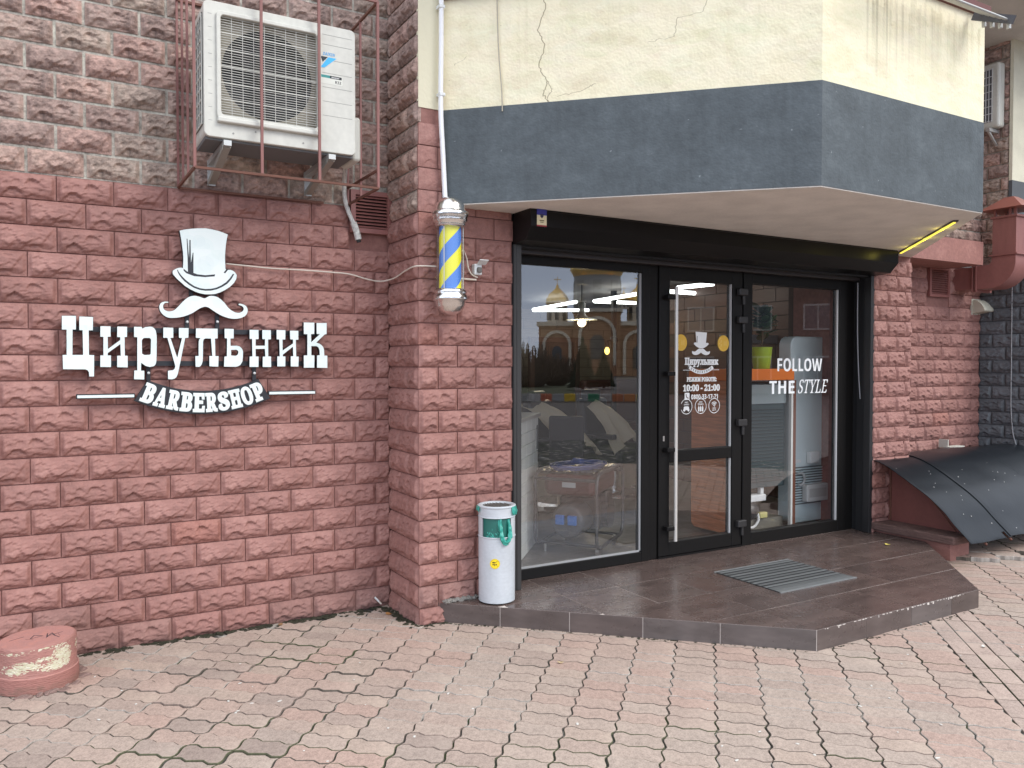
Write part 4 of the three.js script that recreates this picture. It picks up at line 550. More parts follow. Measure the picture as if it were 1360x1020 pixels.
// ------------------------------------------------------------------ air conditioner in its cage
const acUnit = thing('air_conditioner', 'large white air conditioner outdoor unit inside the rusty pink cage', 'air conditioner');
{
  const x0 = 0.715, x1 = 1.545, y0 = 2.815, y1 = 3.53, zf = -4.49, zb = -4.80, s = acUnit;
  const outer = rrect(x0, x1, y0, y1, 0.03); outer.holes.push(new THREE.Path(rrect(x0 + 0.01, x1 - 0.01, y0 + 0.01, y1 - 0.01, 0.02).getPoints(12).reverse()));
  const g1 = extrude(outer, zf - zb - 0.02, 0.003); g1.translate(0, 0, zb); obj('casing', [g1, bb(x0 + 0.012, x1 - 0.012, y0 + 0.012, y1 - 0.012, zb - 0.004, zb + 0.004)], M.acWhite, s);
  const fx0 = 0.80, fx1 = 1.318, fy0 = 2.932, fy1 = 3.46;
  const fr = rrect(x0, x1, y0, y1, 0.03); fr.holes.push(new THREE.Path(rrect(fx0, fx1, fy0, fy1, 0.02).getPoints(10).reverse()));
  const g2 = extrude(fr, 0.016, 0.004, 2); g2.translate(0, 0, zf - 0.02); obj('front_panel', g2, M.acWhite, s);
  const rim = rrect(fx0 - 0.022, fx1 + 0.022, fy0 - 0.022, fy1 + 0.022, 0.025); rim.holes.push(new THREE.Path(rrect(fx0, fx1, fy0, fy1, 0.02).getPoints(10).reverse()));
  const g3 = extrude(rim, 0.012, 0.004, 2); g3.translate(0, 0, zf + 0.002); obj('guard_frame', [g3, bb(fx0 - 0.02, fx1 + 0.02, fy0 - 0.04, fy0 - 0.012, zf, zf + 0.03, 0.008)], M.acWhite, s);
  const back = rrect(fx0 - 0.02, fx1 + 0.02, fy0 - 0.02, fy1 + 0.02, 0.01), cx = (fx0 + fx1) / 2, cy = (fy0 + fy1) / 2, hole = new THREE.Path(); hole.absarc(cx, cy, 0.245, 0, Math.PI * 2, true); back.holes.push(hole);
  const g4 = extrude(back, 0.004); g4.translate(0, 0, zf - 0.055); obj('fan_shroud', g4, M.acBack, s);
  obj('fan_well', [new THREE.CylinderGeometry(0.246, 0.246, 0.12, 40, 1, true).rotateX(Math.PI / 2).translate(cx, cy, zf - 0.115), new THREE.CircleGeometry(0.25, 40).translate(cx, cy, zf - 0.17)], std(0.04, 0.04, 0.042, 0.6, { side: THREE.DoubleSide }), s);
  const fan = obj('fan_hub', new THREE.CylinderGeometry(0.05, 0.055, 0.05, 24).rotateX(Math.PI / 2).translate(cx, cy, zf - 0.10), std(0.035, 0.033, 0.032, 0.6), s);
  for (let k = 0; k < 3; k++) { const b = new THREE.BoxGeometry(0.18, 0.13, 0.004); b.rotateX(0.5); b.translate(0.13, 0, 0); b.rotateZ(k * 2.094 + 0.3); b.translate(cx, cy, zf - 0.10); obj('fan_blade', b, std(0.03, 0.028, 0.027, 0.6), fan); }
  const wires = []; for (let i = 0; i < 40; i++) { const y = fy0 + (i + 0.5) * (fy1 - fy0) / 40; wires.push(bb(fx0 - 0.004, fx1 + 0.004, y - 0.0013, y + 0.0013, zf - 0.003, zf + 0.001)); }
  obj('guard_slats', wires, M.acGrille, s, 'stuff');
  for (let i = 1; i < 9; i++) { const x = fx0 + i * (fx1 - fx0) / 9; obj('guard_rib', bb(x - 0.0011, x + 0.0011, fy0, fy1, zf - 0.004, zf + 0.0025), M.acGrille, s); }
  for (let i = 1; i < 6; i++) { const y = fy0 + i * (fy1 - fy0) / 6; obj('guard_rib', bb(fx0, fx1, y - 0.002, y + 0.002, zf - 0.004, zf + 0.002), M.acWhite, s); }
  const gr = std(0.30, 0.295, 0.275, 0.7);
  obj('panel_groove', [3.02, 3.10, 3.18, 3.26, 3.335, 3.42, 3.475].map((y) => bb(1.352, x1 - 0.02, y - 0.0012, y + 0.0012, zf - 0.001, zf + 0.0006)), gr, s);
  obj('panel_groove', [2.90, 2.97, 3.04, 3.11, 3.18, 3.25, 3.32, 3.39, 3.46].map((y) => bb(x0 + 0.022, x0 + 0.042, y - 0.001, y + 0.001, zf - 0.001, zf + 0.0006)), gr, s);
  // side air inlet
  obj('side_inlet', bb(x0 - 0.004, x0 - 0.001, 2.88, 3.47, zb + 0.03, zf - 0.03), std(0.035, 0.04, 0.045, 0.5), s);
  obj('inlet_ribs', [...[...Array(10)].map((_, i) => bb(x0 - 0.009, x0 - 0.004, 2.88 + i * 0.0635, 2.888 + i * 0.0635, zb + 0.03, zf - 0.03)), ...[0, 1, 2, 3, 4].map((i) => bb(x0 - 0.0095, x0 - 0.0042, 2.88, 3.46, zb + 0.03 + i * 0.062, zb + 0.036 + i * 0.062))], M.acWhite, s);
  obj('base_tray', bb(x0 + 0.01, x1 - 0.01, y0 - 0.012, y0 + 0.008, zb, zf - 0.025), std(0.13, 0.13, 0.13, 0.6), s);
  obj('valve_cover', bb(1.546, 1.60, 2.80, 3.06, zb + 0.02, zf - 0.06, 0.02), M.acWhite, s);
  const lg = canvasTex(512, 320, (g, w, h) => { g.clearRect(0, 0, w, h); g.save(); g.transform(1, 0, -0.25, 1, 0, 0); g.font = 'bold 78px sans-serif'; g.fillStyle = '#4a9fd8'; g.fillText('DAIKIN', 130, 84); g.restore(); g.fillStyle = '#26323c'; g.beginPath(); g.moveTo(60, 110); g.lineTo(230, 110); g.lineTo(110, 210); g.fill(); g.fillStyle = '#45b4ea'; g.beginPath(); g.moveTo(240, 110); g.lineTo(430, 110); g.lineTo(150, 310); g.lineTo(60, 310); g.fill(); });
  decal('logo', 1.325, 1.455, 3.285, 3.385, zf + 0.0009, lg, s);
  const lb = canvasTex(512, 200, (g, w, h) => { g.fillStyle = '#d9d9cf'; g.beginPath(); g.roundRect(0, 0, w, h, 20); g.fill(); g.fillStyle = '#3c8f8c'; g.fillRect(0, 14, 300, 60); g.fillStyle = '#22262a'; g.beginPath(); g.roundRect(230, 14, 266, 60, 12); g.fill(); g.fillStyle = '#f2f2ee'; g.font = 'italic bold 44px sans-serif'; g.fillText('Inverter', 262, 60); g.fillStyle = '#222'; g.font = 'bold 84px sans-serif'; g.fillText('R32', 340, 170); });
  decal('label', 1.335, 1.468, 3.20, 3.252, zf + 0.0009, lb, s);
  obj('screw', [[0.863, 2.845], [1.24, 2.845], [0.98, 2.87]].map(([x, y]) => new THREE.CylinderGeometry(0.005, 0.005, 0.004, 10).rotateX(Math.PI / 2).translate(x, y, zf)), gr, s);
}
for (const [x, l] of [[0.83, 'grey steel wall bracket under the left end of the large air conditioner'], [1.40, 'grey steel wall bracket under the right end of the large air conditioner']]) {
  const s = thing('wall_bracket', l, 'bracket', [0, 0, 0], 0, 'brackets carrying the air conditioner');
  obj('arm', bb(x - 0.02, x + 0.02, 2.772, 2.80, -4.985, -4.47), M.galv, s); obj('upright', bb(x - 0.022, x + 0.022, 2.655, 2.80, -4.985, -4.968), M.galv, s);
  obj('strut', [bar([x, 2.77, -4.50], [x, 2.665, -4.965], 0.042, 0.006), bar([x - 0.021, 2.77, -4.50], [x - 0.021, 2.665, -4.965], 0.003, 0.03)], std(0.36, 0.35, 0.31, 0.5, { metalness: 0.4 }), s); obj('bolt', rod([x, 2.80, -4.535], [x, 2.835, -4.535], 0.006), M.galv, s);
}
{
  const s = thing('security_cage', 'rusty pink steel bar cage around the large air conditioner', 'cage'), b = 0.012, zf = -4.43, zb = -4.975, x0 = 0.658, x1 = 1.66, yb = 2.628, yt = 3.70;
  const vbar = (x, z, r = b) => obj('bar', bb(x - r / 2, x + r / 2, yb, yt, z - r / 2, z + r / 2), M.cage, s);
  for (const x of [x0, 1.0, 1.315, x1]) vbar(x, zf, 0.014);
  vbar(x0, zf - 0.23); vbar(x0, zf - 0.42); vbar(x0 - 0.01, zb); vbar(x1, zb); vbar(x1, zf - 0.30);
  for (const y of [yb, yt]) { obj('rail', bar([x0, y, zf + 0.001], [x1, y, zf + 0.001], 0.013), y === yb ? M.cageRust : M.cage, s); obj('rail', bar([x0 - 0.01, y - 0.005, zb], [1.5, y - 0.005, zb], 0.013), M.cageRust, s); obj('rail', bar([x0, y, zf], [x0 - 0.01, y, zb], 0.013), M.cageRust, s); obj('rail', bar([x1, y, zf], [x1, y, zb], 0.013), M.cageRust, s); }
  obj('rail', bar([x1, 2.735, zf], [x1, 2.735, zb], 0.012), M.cageRust, s);
}
{ const s = thing('drain_hose', 'white taped drain hose hanging below the large air conditioner', 'hose'); obj('hose', tube([[1.565, 2.86, -4.72], [1.60, 2.80, -4.85], [1.622, 2.74, -4.935], [1.632, 2.66, -4.955], [1.655, 2.58, -4.955], [1.69, 2.50, -4.952], [1.712, 2.44, -4.95]], 0.014, 40, 10), std(0.88, 0.86, 0.82, 0.75, { map: T.raw, bumpMap: T.fine, bumpScale: 0.003 }), s); obj('taped_end', tube([[1.686, 2.512, -4.95], [1.705, 2.46, -4.948], [1.718, 2.405, -4.945]], 0.021, 12, 10), std(0.86, 0.84, 0.79, 0.8, { map: T.raw }), s); obj('pipe_end', tube([[1.717, 2.407, -4.945], [1.721, 2.388, -4.945]], 0.014, 4, 10), M.rubber, s); }
function ventGrille(name, label, x0, x1, y0, y1, z, n) {
  const s = thing(name, label, 'vent'); obj('frame', [bb(x0, x1, y0, y0 + 0.03, z - 0.03, z), bb(x0, x1, y1 - 0.03, y1, z - 0.03, z), bb(x0, x0 + 0.032, y0 + 0.03, y1 - 0.03, z - 0.03, z), bb(x1 - 0.032, x1, y0 + 0.03, y1 - 0.03, z - 0.03, z)], M.redMetal, s);
  obj('duct_back', bb(x0 + 0.01, x1 - 0.01, y0 + 0.01, y1 - 0.01, z - 0.05, z - 0.045), M.dark, s);
  for (let i = 0; i < n; i++) { const y = y0 + 0.03 + (i + 0.55) * (y1 - y0 - 0.06) / n, g = new THREE.BoxGeometry(x1 - x0 - 0.064, 0.002, 0.022); g.rotateX(0.75); g.translate((x0 + x1) / 2, y, z - 0.012); obj('louver', g, M.redMetal, s); }
  return s;
}
ventGrille('vent_grille', 'red louvred vent grille in the wall corner below the air conditioner cage', 1.675, 1.955, 2.455, 2.728, -4.962, 10);
ventGrille('vent_grille', 'small red louvred vent grille high in the recess right of the door', 7.85, 8.20, 2.31, 2.62, -4.985, 11);
{
  const s = thing('air_conditioner', 'white air conditioner half hidden behind the right end of the balcony', 'air conditioner'); // hung on the side of the far pilaster, facing the street
  const zf = -4.765, xl = 8.665, xr = 8.785;
  const G = (g) => { g.rotateY(-Math.PI / 2); return g; };
  obj('casing', bb(xl, xr, 4.115, 4.80, -5.55, zf, 0.03), M.acWhite.clone(), s); obj('guard_back', bb(xl - 0.002, xl + 0.004, 4.18, 4.74, -5.4, zf - 0.07), std(0.10, 0.10, 0.11, 0.6), s);
  for (let i = 0; i < 8; i++) obj('guard_rib', bb(xl - 0.008, xl - 0.002, 4.18, 4.74, zf - 0.075 - i * 0.032, zf - 0.069 - i * 0.032), M.white, s);
  for (let i = 0; i < 8; i++) obj('guard_rib', bb(xl - 0.0085, xl - 0.0015, 4.185 + i * 0.078, 4.191 + i * 0.078, -5.4, zf - 0.07), M.white, s);
  obj('bracket', [bb(8.60, 8.79, 4.07, 4.105, zf - 0.10, zf - 0.06), bar([8.61, 4.08, zf - 0.08], [8.79, 3.93, zf - 0.08], 0.02)], M.galv, s);
}
// ------------------------------------------------------------------ duct and its hood
{
  const s = thing('ventilation_duct', 'red sheet metal ventilation duct elbowing up out of the recess', 'duct'), x0 = 8.27, x1 = 8.52;
  const el = new THREE.Shape(); // side view, z to the right
  const zi = -4.60, zo = -4.365, yb = 2.38, yt = 2.62;
  el.moveTo(-4.76, yb); el.lineTo(-4.62, yb); el.absarc(-4.62, yb + 0.255, 0.255, -Math.PI / 2, 0); el.lineTo(zo, 2.70); el.lineTo(zi, 2.70); el.lineTo(zi, 2.66); el.absarc(-4.645, 2.665, 0.045, 0, -Math.PI / 2, true); el.lineTo(-4.76, yt); el.closePath();
  const g = extrude(el, x1 - x0, 0.002); g.rotateY(-Math.PI / 2); g.translate(x1, 0, 0); obj('elbow', g, M.redMetal, s);
  obj('horizontal_run', bb(x0 + 0.008, x1 - 0.008, yb + 0.008, yt - 0.008, -5.05, -4.76), M.redMetal, s);
  obj('flange', [bb(x0 - 0.02, x1 + 0.02, yb - 0.025, yt + 0.02, -4.79, -4.78), bb(x0 - 0.02, x1 + 0.02, yb - 0.025, yt + 0.02, -4.755, -4.745)], M.redMetal, s);
  obj('vertical_run', bb(x0 + 0.004, x1 - 0.004, 2.70, 3.09, zi + 0.003, zo - 0.003), M.redMetal, s);
  obj('flange', bb(x0 - 0.02, x1 + 0.02, 2.70, 2.715, zi - 0.02, zo + 0.02), M.redMetal, s); obj('flange', bb(x0 - 0.012, x1 + 0.012, 3.075, 3.095, zi - 0.012, zo + 0.012), M.redMetal, s);
  for (const [x, z] of [[x0 + 0.02, zi + 0.02], [x0 + 0.02, zo - 0.02], [x1 - 0.02, zi + 0.02], [x1 - 0.02, zo - 0.02], [x0 + 0.02, (zi + zo) / 2 + 0.05]]) obj('post', bb(x - 0.011, x + 0.011, 3.09, 3.18, z - 0.011, z + 0.011), M.redMetal, s);
  const h = new THREE.CylinderGeometry(0.06, 0.292, 0.13, 4, 1); h.rotateY(Math.PI / 4); h.translate((x0 + x1) / 2, 3.225, (zi + zo) / 2); const hood = toFlat(h); obj('rain_hood', hood, std(0.34, 0.12, 0.09, 0.5, { map: T.grime }), s);
}
function toFlat(g) { const q = g.toNonIndexed(); q.computeVertexNormals(); return q; }
{ const s = thing('vent_cowl', 'small cream plastic vent cowl on the recess wall under the duct', 'vent'); const p = new THREE.Shape(); p.moveTo(0, 0); p.lineTo(0, 0.15); p.lineTo(0.05, 0.145); p.quadraticCurveTo(0.12, 0.11, 0.145, 0.03); p.lineTo(0.135, 0.02); p.closePath(); const g = extrude(p, 0.17, 0.004); g.rotateY(-Math.PI / 2); g.translate(8.79, 2.155, -5.0); obj('cowl', g, std(0.6, 0.58, 0.47, 0.5), s); obj('base_plate', bb(8.60, 8.80, 2.145, 2.315, -5.005, -4.988), std(0.55, 0.53, 0.44, 0.6), s); }
{ const s = thing('grey_cable', 'thin grey cable running down the dark grey painted bricks', 'cable'); obj('wire', tube([[8.765, 2.6, -4.66], [8.765, 1.6, -4.655], [8.765, 1.1, -4.65], [8.76, 0.85, -4.62], [8.75, 0.72, -4.57]], 0.005), std(0.36, 0.37, 0.38, 0.6), s); }

// ------------------------------------------------------------------ canopy over the basement stair
{
  const prof = [[-5.0, 0.70], [-4.86, 0.742], [-4.70, 0.768], [-4.52, 0.764], [-4.38, 0.728], [-4.25, 0.664], [-4.116, 0.587], [-3.996, 0.515], [-3.848, 0.403], [-3.746, 0.301], [-3.62, 0.186]];
  const cv = new THREE.CatmullRomCurve3(prof.map((p) => V(0, p[1], p[0])));
  const s = thing('curved_canopy', 'dark curved plastic canopy over the basement stair at far right', 'canopy');
  function sheet(x0, x1, t0, dip, notch) {
    const N = 40, K = 14, pos = [], uv = [], idx = [];
    for (let side = 0; side < 2; side++) for (let i = 0; i <= N; i++) for (let k = 0; k <= K; k++) { const t = lerp(t0, 1, i / N), p = cv.getPoint(t), x = lerp(x0, x1, k / K) + 0.004 * nz(i * 0.2, k * 0.3, 4); let y = p.y + dip * Math.sin(Math.PI * k / K) + 0.004 * nz(x * 3, t * 5, 5) - side * 0.005; pos.push(x, y, p.z + (i === N ? 0.012 * nz(x * 4, 2, 7) : 0)); uv.push(x, t); }
    const W = K + 1, S = (N + 1) * W; const q = (a, b, c, d) => idx.push(a, b, c, a, c, d);
    for (let i = 0; i < N; i++) for (let k = 0; k < K; k++) { if (notch && i > N - 3 && k === notch) continue; const a = i * W + k; q(a, a + W, a + W + 1, a + 1); q(S + a, S + a + 1, S + a + W + 1, S + a + W); }
    for (let i = 0; i < N; i++) { const a = i * W; q(a, S + a, S + a + W, a + W); q(a + K, a + K + W, S + a + K + W, S + a + K); }
    for (let k = 0; k < K; k++) { const a = N * W + k; q(a, S + a, S + a + 1, a + 1); q(k, k + 1, S + k + 1, S + k); }
    const g = new THREE.BufferGeometry(); g.setAttribute('position', new THREE.Float32BufferAttribute(pos, 3)); g.setAttribute('uv', new THREE.Float32BufferAttribute(uv, 2)); g.setIndex(idx); g.computeVertexNormals(); return g;
  }
  obj('sheet', sheet(6.285, 6.86, 0.31, -0.004, 12), M.canopy, s); const b = obj('sheet', sheet(6.845, 7.9, 0, -0.006), M.canopy, s); b.position.y = 0.007; const c = obj('sheet', sheet(7.88, 8.78, 0, -0.006), M.canopy, s); c.position.y = 0.001;
  const rib = (x, t0 = 0) => { const p = []; for (let i = 0; i <= 30; i++) { const q = cv.getPoint(lerp(t0, 1, i / 30)); p.push([x, q.y - 0.032, q.z]); } return tube(p, 0.01, 50, 6); };
  obj('rib', rib(6.5, 0.33), M.cageRust, s); obj('rib', rib(6.86), M.cageRust, s); obj('rib', rib(7.88), M.cageRust, s);
  reseed(71); const spots = []; for (let i = 0; i < 24; i++) { const t = rr(0.4, 0.99), p = cv.getPoint(t), x = rr(6.35, 7.8), r = rr(0.003, 0.007); const e = new THREE.SphereGeometry(1, 7, 5); e.scale(r, 0.0015, r * rr(0.5, 1)); const tan = cv.getTangent(t); e.rotateX(Math.atan2(-tan.y, tan.z)); e.translate(x, p.y + (x > 6.85 ? 0.008 : 0.001) - 0.003, p.z); spots.push(e); } obj('white_specks', spots, std(0.55, 0.55, 0.53, 0.9), s, 'stuff');
  obj('broken_bracket', [bx(0.012, 0.09, 0.10, 8.03, 0.785, -4.93), bx(0.26, 0.012, 0.08, 8.14, 0.752, -4.89)], std(0.62, 0.61, 0.54, 0.6), s);
}
{ const s = thing('stair_parapet', 'red painted concrete kerb wall under the left end of the curved canopy', 'low wall'); obj('wall', bb(6.34, 6.60, -0.05, 0.145, -4.55, -3.82, 0.008), M.redFlat, s); obj('coping', bb(6.272, 6.64, 0.145, 0.212, -4.55, -3.755, 0.014), std(0.235, 0.135, 0.115, 0.85, { map: T.raw, bumpMap: T.fine, bumpScale: 0.004 }), s); }
{ const s = thing('stair_side_panel', 'red mesh side panel closing the end of the curved canopy', 'panel'); const p = new THREE.Shape(); [[-4.50, 0.213], [-3.83, 0.213], [-3.98, 0.46], [-4.12, 0.55], [-4.26, 0.63], [-4.38, 0.69], [-4.50, 0.72]].forEach((q, i) => p[i ? 'lineTo' : 'moveTo'](-q[0], q[1])); const g = extrude(p, 0.008); g.rotateY(Math.PI / 2); g.translate(6.50, 0, 0); obj('panel', g, std(0.20, 0.068, 0.055, 0.6, { map: T.grime }), s); obj('brace', [bar([6.494, 0.58, -4.20], [6.494, 0.215, -3.87], 0.008), bar([6.494, 0.47, -4.03], [6.494, 0.39, -4.02], 0.008), bar([6.494, 0.67, -4.47], [6.494, 0.215, -4.47], 0.012)], M.cageRust, s); }

// ------------------------------------------------------------------ litter bin
{
  const s = thing('litter_bin', 'grey cylindrical litter bin with a green bag beside the shop window', 'litter bin', [2.415, 0.1225, -4.375]); const r = 0.115;
  const face = Math.atan2(-2.415, 4.375); // opening looks at the street
  obj('body', [new THREE.CylinderGeometry(r, r - 0.001, 0.405, 56, 1, true).translate(0, 0.2095, 0), new THREE.CylinderGeometry(r - 0.012, r - 0.02, 0.012, 40).translate(0, 0.006, 0)], M.binGrey, s);
  obj('foot_ring', lathe([[r - 0.03, 0], [r - 0.012, 0], [r - 0.006, 0.006], [r - 0.002, 0.012]], 48), std(0.2, 0.2, 0.2, 0.7), s);
  obj('bead', [new THREE.TorusGeometry(r, 0.004, 8, 56).rotateX(Math.PI / 2).translate(0, 0.412, 0), new THREE.TorusGeometry(r, 0.0035, 8, 56).rotateX(Math.PI / 2).translate(0, 0.535, 0)], M.binGrey, s);
  const open = 1.75, th0 = face + open / 2; // cylinder sectors: theta 0 looks along +z
  obj('back_shell', [new THREE.CylinderGeometry(r, r, 0.125, 44, 1, true, th0, Math.PI * 2 - open).translate(0, 0.4735, 0), new THREE.CylinderGeometry(r - 0.006, r - 0.006, 0.125, 44, 1, true, th0, Math.PI * 2 - open).translate(0, 0.4735, 0)], std(0.56, 0.59, 0.61, 0.4, { side: THREE.DoubleSide }), s);
  obj('top_ring', [new THREE.CylinderGeometry(r, r, 0.055, 56, 1, true).translate(0, 0.563, 0), lathe([[r, 0.59], [r + 0.005, 0.597], [r + 0.005, 0.603], [r - 0.004, 0.607], [r - 0.02, 0.604], [r - 0.024, 0.592]], 56)], M.binGrey, s);
  obj('ash_tray', new THREE.CylinderGeometry(r - 0.023, r - 0.023, 0.004, 40).translate(0, 0.592, 0), std(0.05, 0.048, 0.045, 0.9, { map: T.raw }), s);
  obj('ash_grid', [...Array(9)].map((_, i) => { const x = (i - 4) * 0.02, l = Math.sqrt(Math.max(0, 0.0085 - x * x)); return bb(x - 0.0022, x + 0.0022, 0.596, 0.6, -l, l); }), std(0.22, 0.2, 0.18, 0.6), s);
  obj('bag', new THREE.CylinderGeometry(r - 0.010, r - 0.012, 0.30, 40, 8, true).translate(0, 0.40, 0), phy(0.02, 0.14, 0.115, 0.4, { side: THREE.DoubleSide }), s);
  const D = (a, rad, y) => [Math.sin(face + a) * rad, y, Math.cos(face + a) * rad];
  // crumpled tongue of the bag over the sill
  { const N = 26, K = 18, pos = [], uv = [], idx = []; for (let i = 0; i <= N; i++) for (let k = 0; k <= K; k++) { const u = i / N, v = k / K, a = lerp(-0.62, 0.25, v) + 0.07 * nz(u * 6, v * 5, 2), y = 0.53 - u * 0.115 + 0.006 * nz(v * 9, u * 4, 3), rad = r - 0.028 + 0.02 * u + 0.012 * nz(v * 14, u * 6, 1); pos.push(...D(a, rad, y)); uv.push(u, v); } for (let i = 0; i < N; i++) for (let k = 0; k < K; k++) { const a = i * (K + 1) + k; idx.push(a, a + 1, a + K + 2, a, a + K + 2, a + K + 1); } const g = new THREE.BufferGeometry(); g.setAttribute('position', new THREE.Float32BufferAttribute(pos, 3)); g.setAttribute('uv', new THREE.Float32BufferAttribute(uv, 2)); g.setIndex(idx); g.computeVertexNormals(); obj('bag_fold', g, M.bag, s); }
  { const path = [D(0.18, r - 0.012, 0.525), D(0.2, r + 0.003, 0.47), D(0.28, r + 0.010, 0.41), D(0.46, r + 0.013, 0.383), D(0.66, r + 0.011, 0.40), D(0.76, r + 0.004, 0.46), D(0.74, r - 0.012, 0.525)]; const g = new THREE.TubeGeometry(new THREE.CatmullRomCurve3(path.map((p) => V(...p))), 70, 0.011, 14); const p = g.attributes.position; for (let i = 0; i < p.count; i++) { const a = (i % 15) / 15 * Math.PI * 2, f = 0.0035 * Math.sin(a * 3 + i * 0.012) + 0.002 * nz(a * 3, i * 0.02, 8), nrm = g.attributes.normal; p.setXYZ(i, p.getX(i) + nrm.getX(i) * f, p.getY(i) + nrm.getY(i) * f * 1.6, p.getZ(i) + nrm.getZ(i) * f); } for (let i = 0; i < p.count; i++) { const x = p.getX(i), y = p.getY(i), z = p.getZ(i), k = 1 + 0.05 * nz(x * 60 + 3, y * 50 + z * 40, 6); p.setXYZ(i, x * k, y + 0.006 * nz(x * 70, z * 70 + y * 40, 7), z * k); } g.computeVertexNormals(); obj('bag_loop', g, M.bag, s); }
  for (const [a, l] of [[1.25, 0.06], [-1.42, 0.045]]) { const N = 10, K = 10, pos = [], uv = [], idx = []; for (let i = 0; i <= N; i++) for (let k = 0; k <= K; k++) { const u = i / N, v = k / K; pos.push(...D(a + (v - 0.5) * 0.75, r + 0.004 + 0.012 * Math.sin(u * 2.4) * (0.7 + 0.5 * nz(v * 6, u * 3, 4)), 0.602 - u * l * (0.8 + 0.4 * nz(v * 5, a, 2)))); uv.push(u, v); } for (let i = 0; i < N; i++) for (let k = 0; k < K; k++) { const q = i * (K + 1) + k; idx.push(q, q + 1, q + K + 2, q, q + K + 2, q + K + 1); } const g = new THREE.BufferGeometry(); g.setAttribute('position', new THREE.Float32BufferAttribute(pos, 3)); g.setAttribute('uv', new THREE.Float32BufferAttribute(uv, 2)); g.setIndex(idx); g.computeVertexNormals(); obj('bag_edge', g, M.bag, s); }
  const yt = canvasTex(128, 128, (g) => { g.fillStyle = '#f2d420'; g.fillRect(0, 0, 128, 128); g.strokeStyle = '#c8a80f'; g.lineWidth = 5; g.beginPath(); g.arc(64, 64, 57, 0, 7); g.stroke(); g.fillStyle = '#3a3310'; g.fillRect(40, 62, 16, 34); g.fillRect(68, 56, 12, 40); g.beginPath(); g.arc(74, 44, 9, 0, 7); g.fill(); g.fillRect(40, 46, 14, 10); g.fillRect(66, 60, 26, 8); g.fillRect(30, 30, 6, 14); g.fillRect(88, 26, 6, 12); });
  const c = new THREE.CylinderGeometry(0.031, 0.031, 0.0012, 32); c.rotateX(Math.PI / 2); const m = new THREE.Mesh(c, std(1, 1, 1, 0.5, { map: yt })); { const p = c.attributes.position; for (let i = 0; i < p.count; i++) p.setZ(i, p.getZ(i) - p.getX(i) ** 2 / (2 * r)); c.computeVertexNormals(); } m.name = 'yellow_sticker'; const a = face - 0.10; m.position.set(Math.sin(a) * (r + 0.0008), 0.255, Math.cos(a) * (r + 0.0008)); m.rotation.y = a; s.add(m);
}
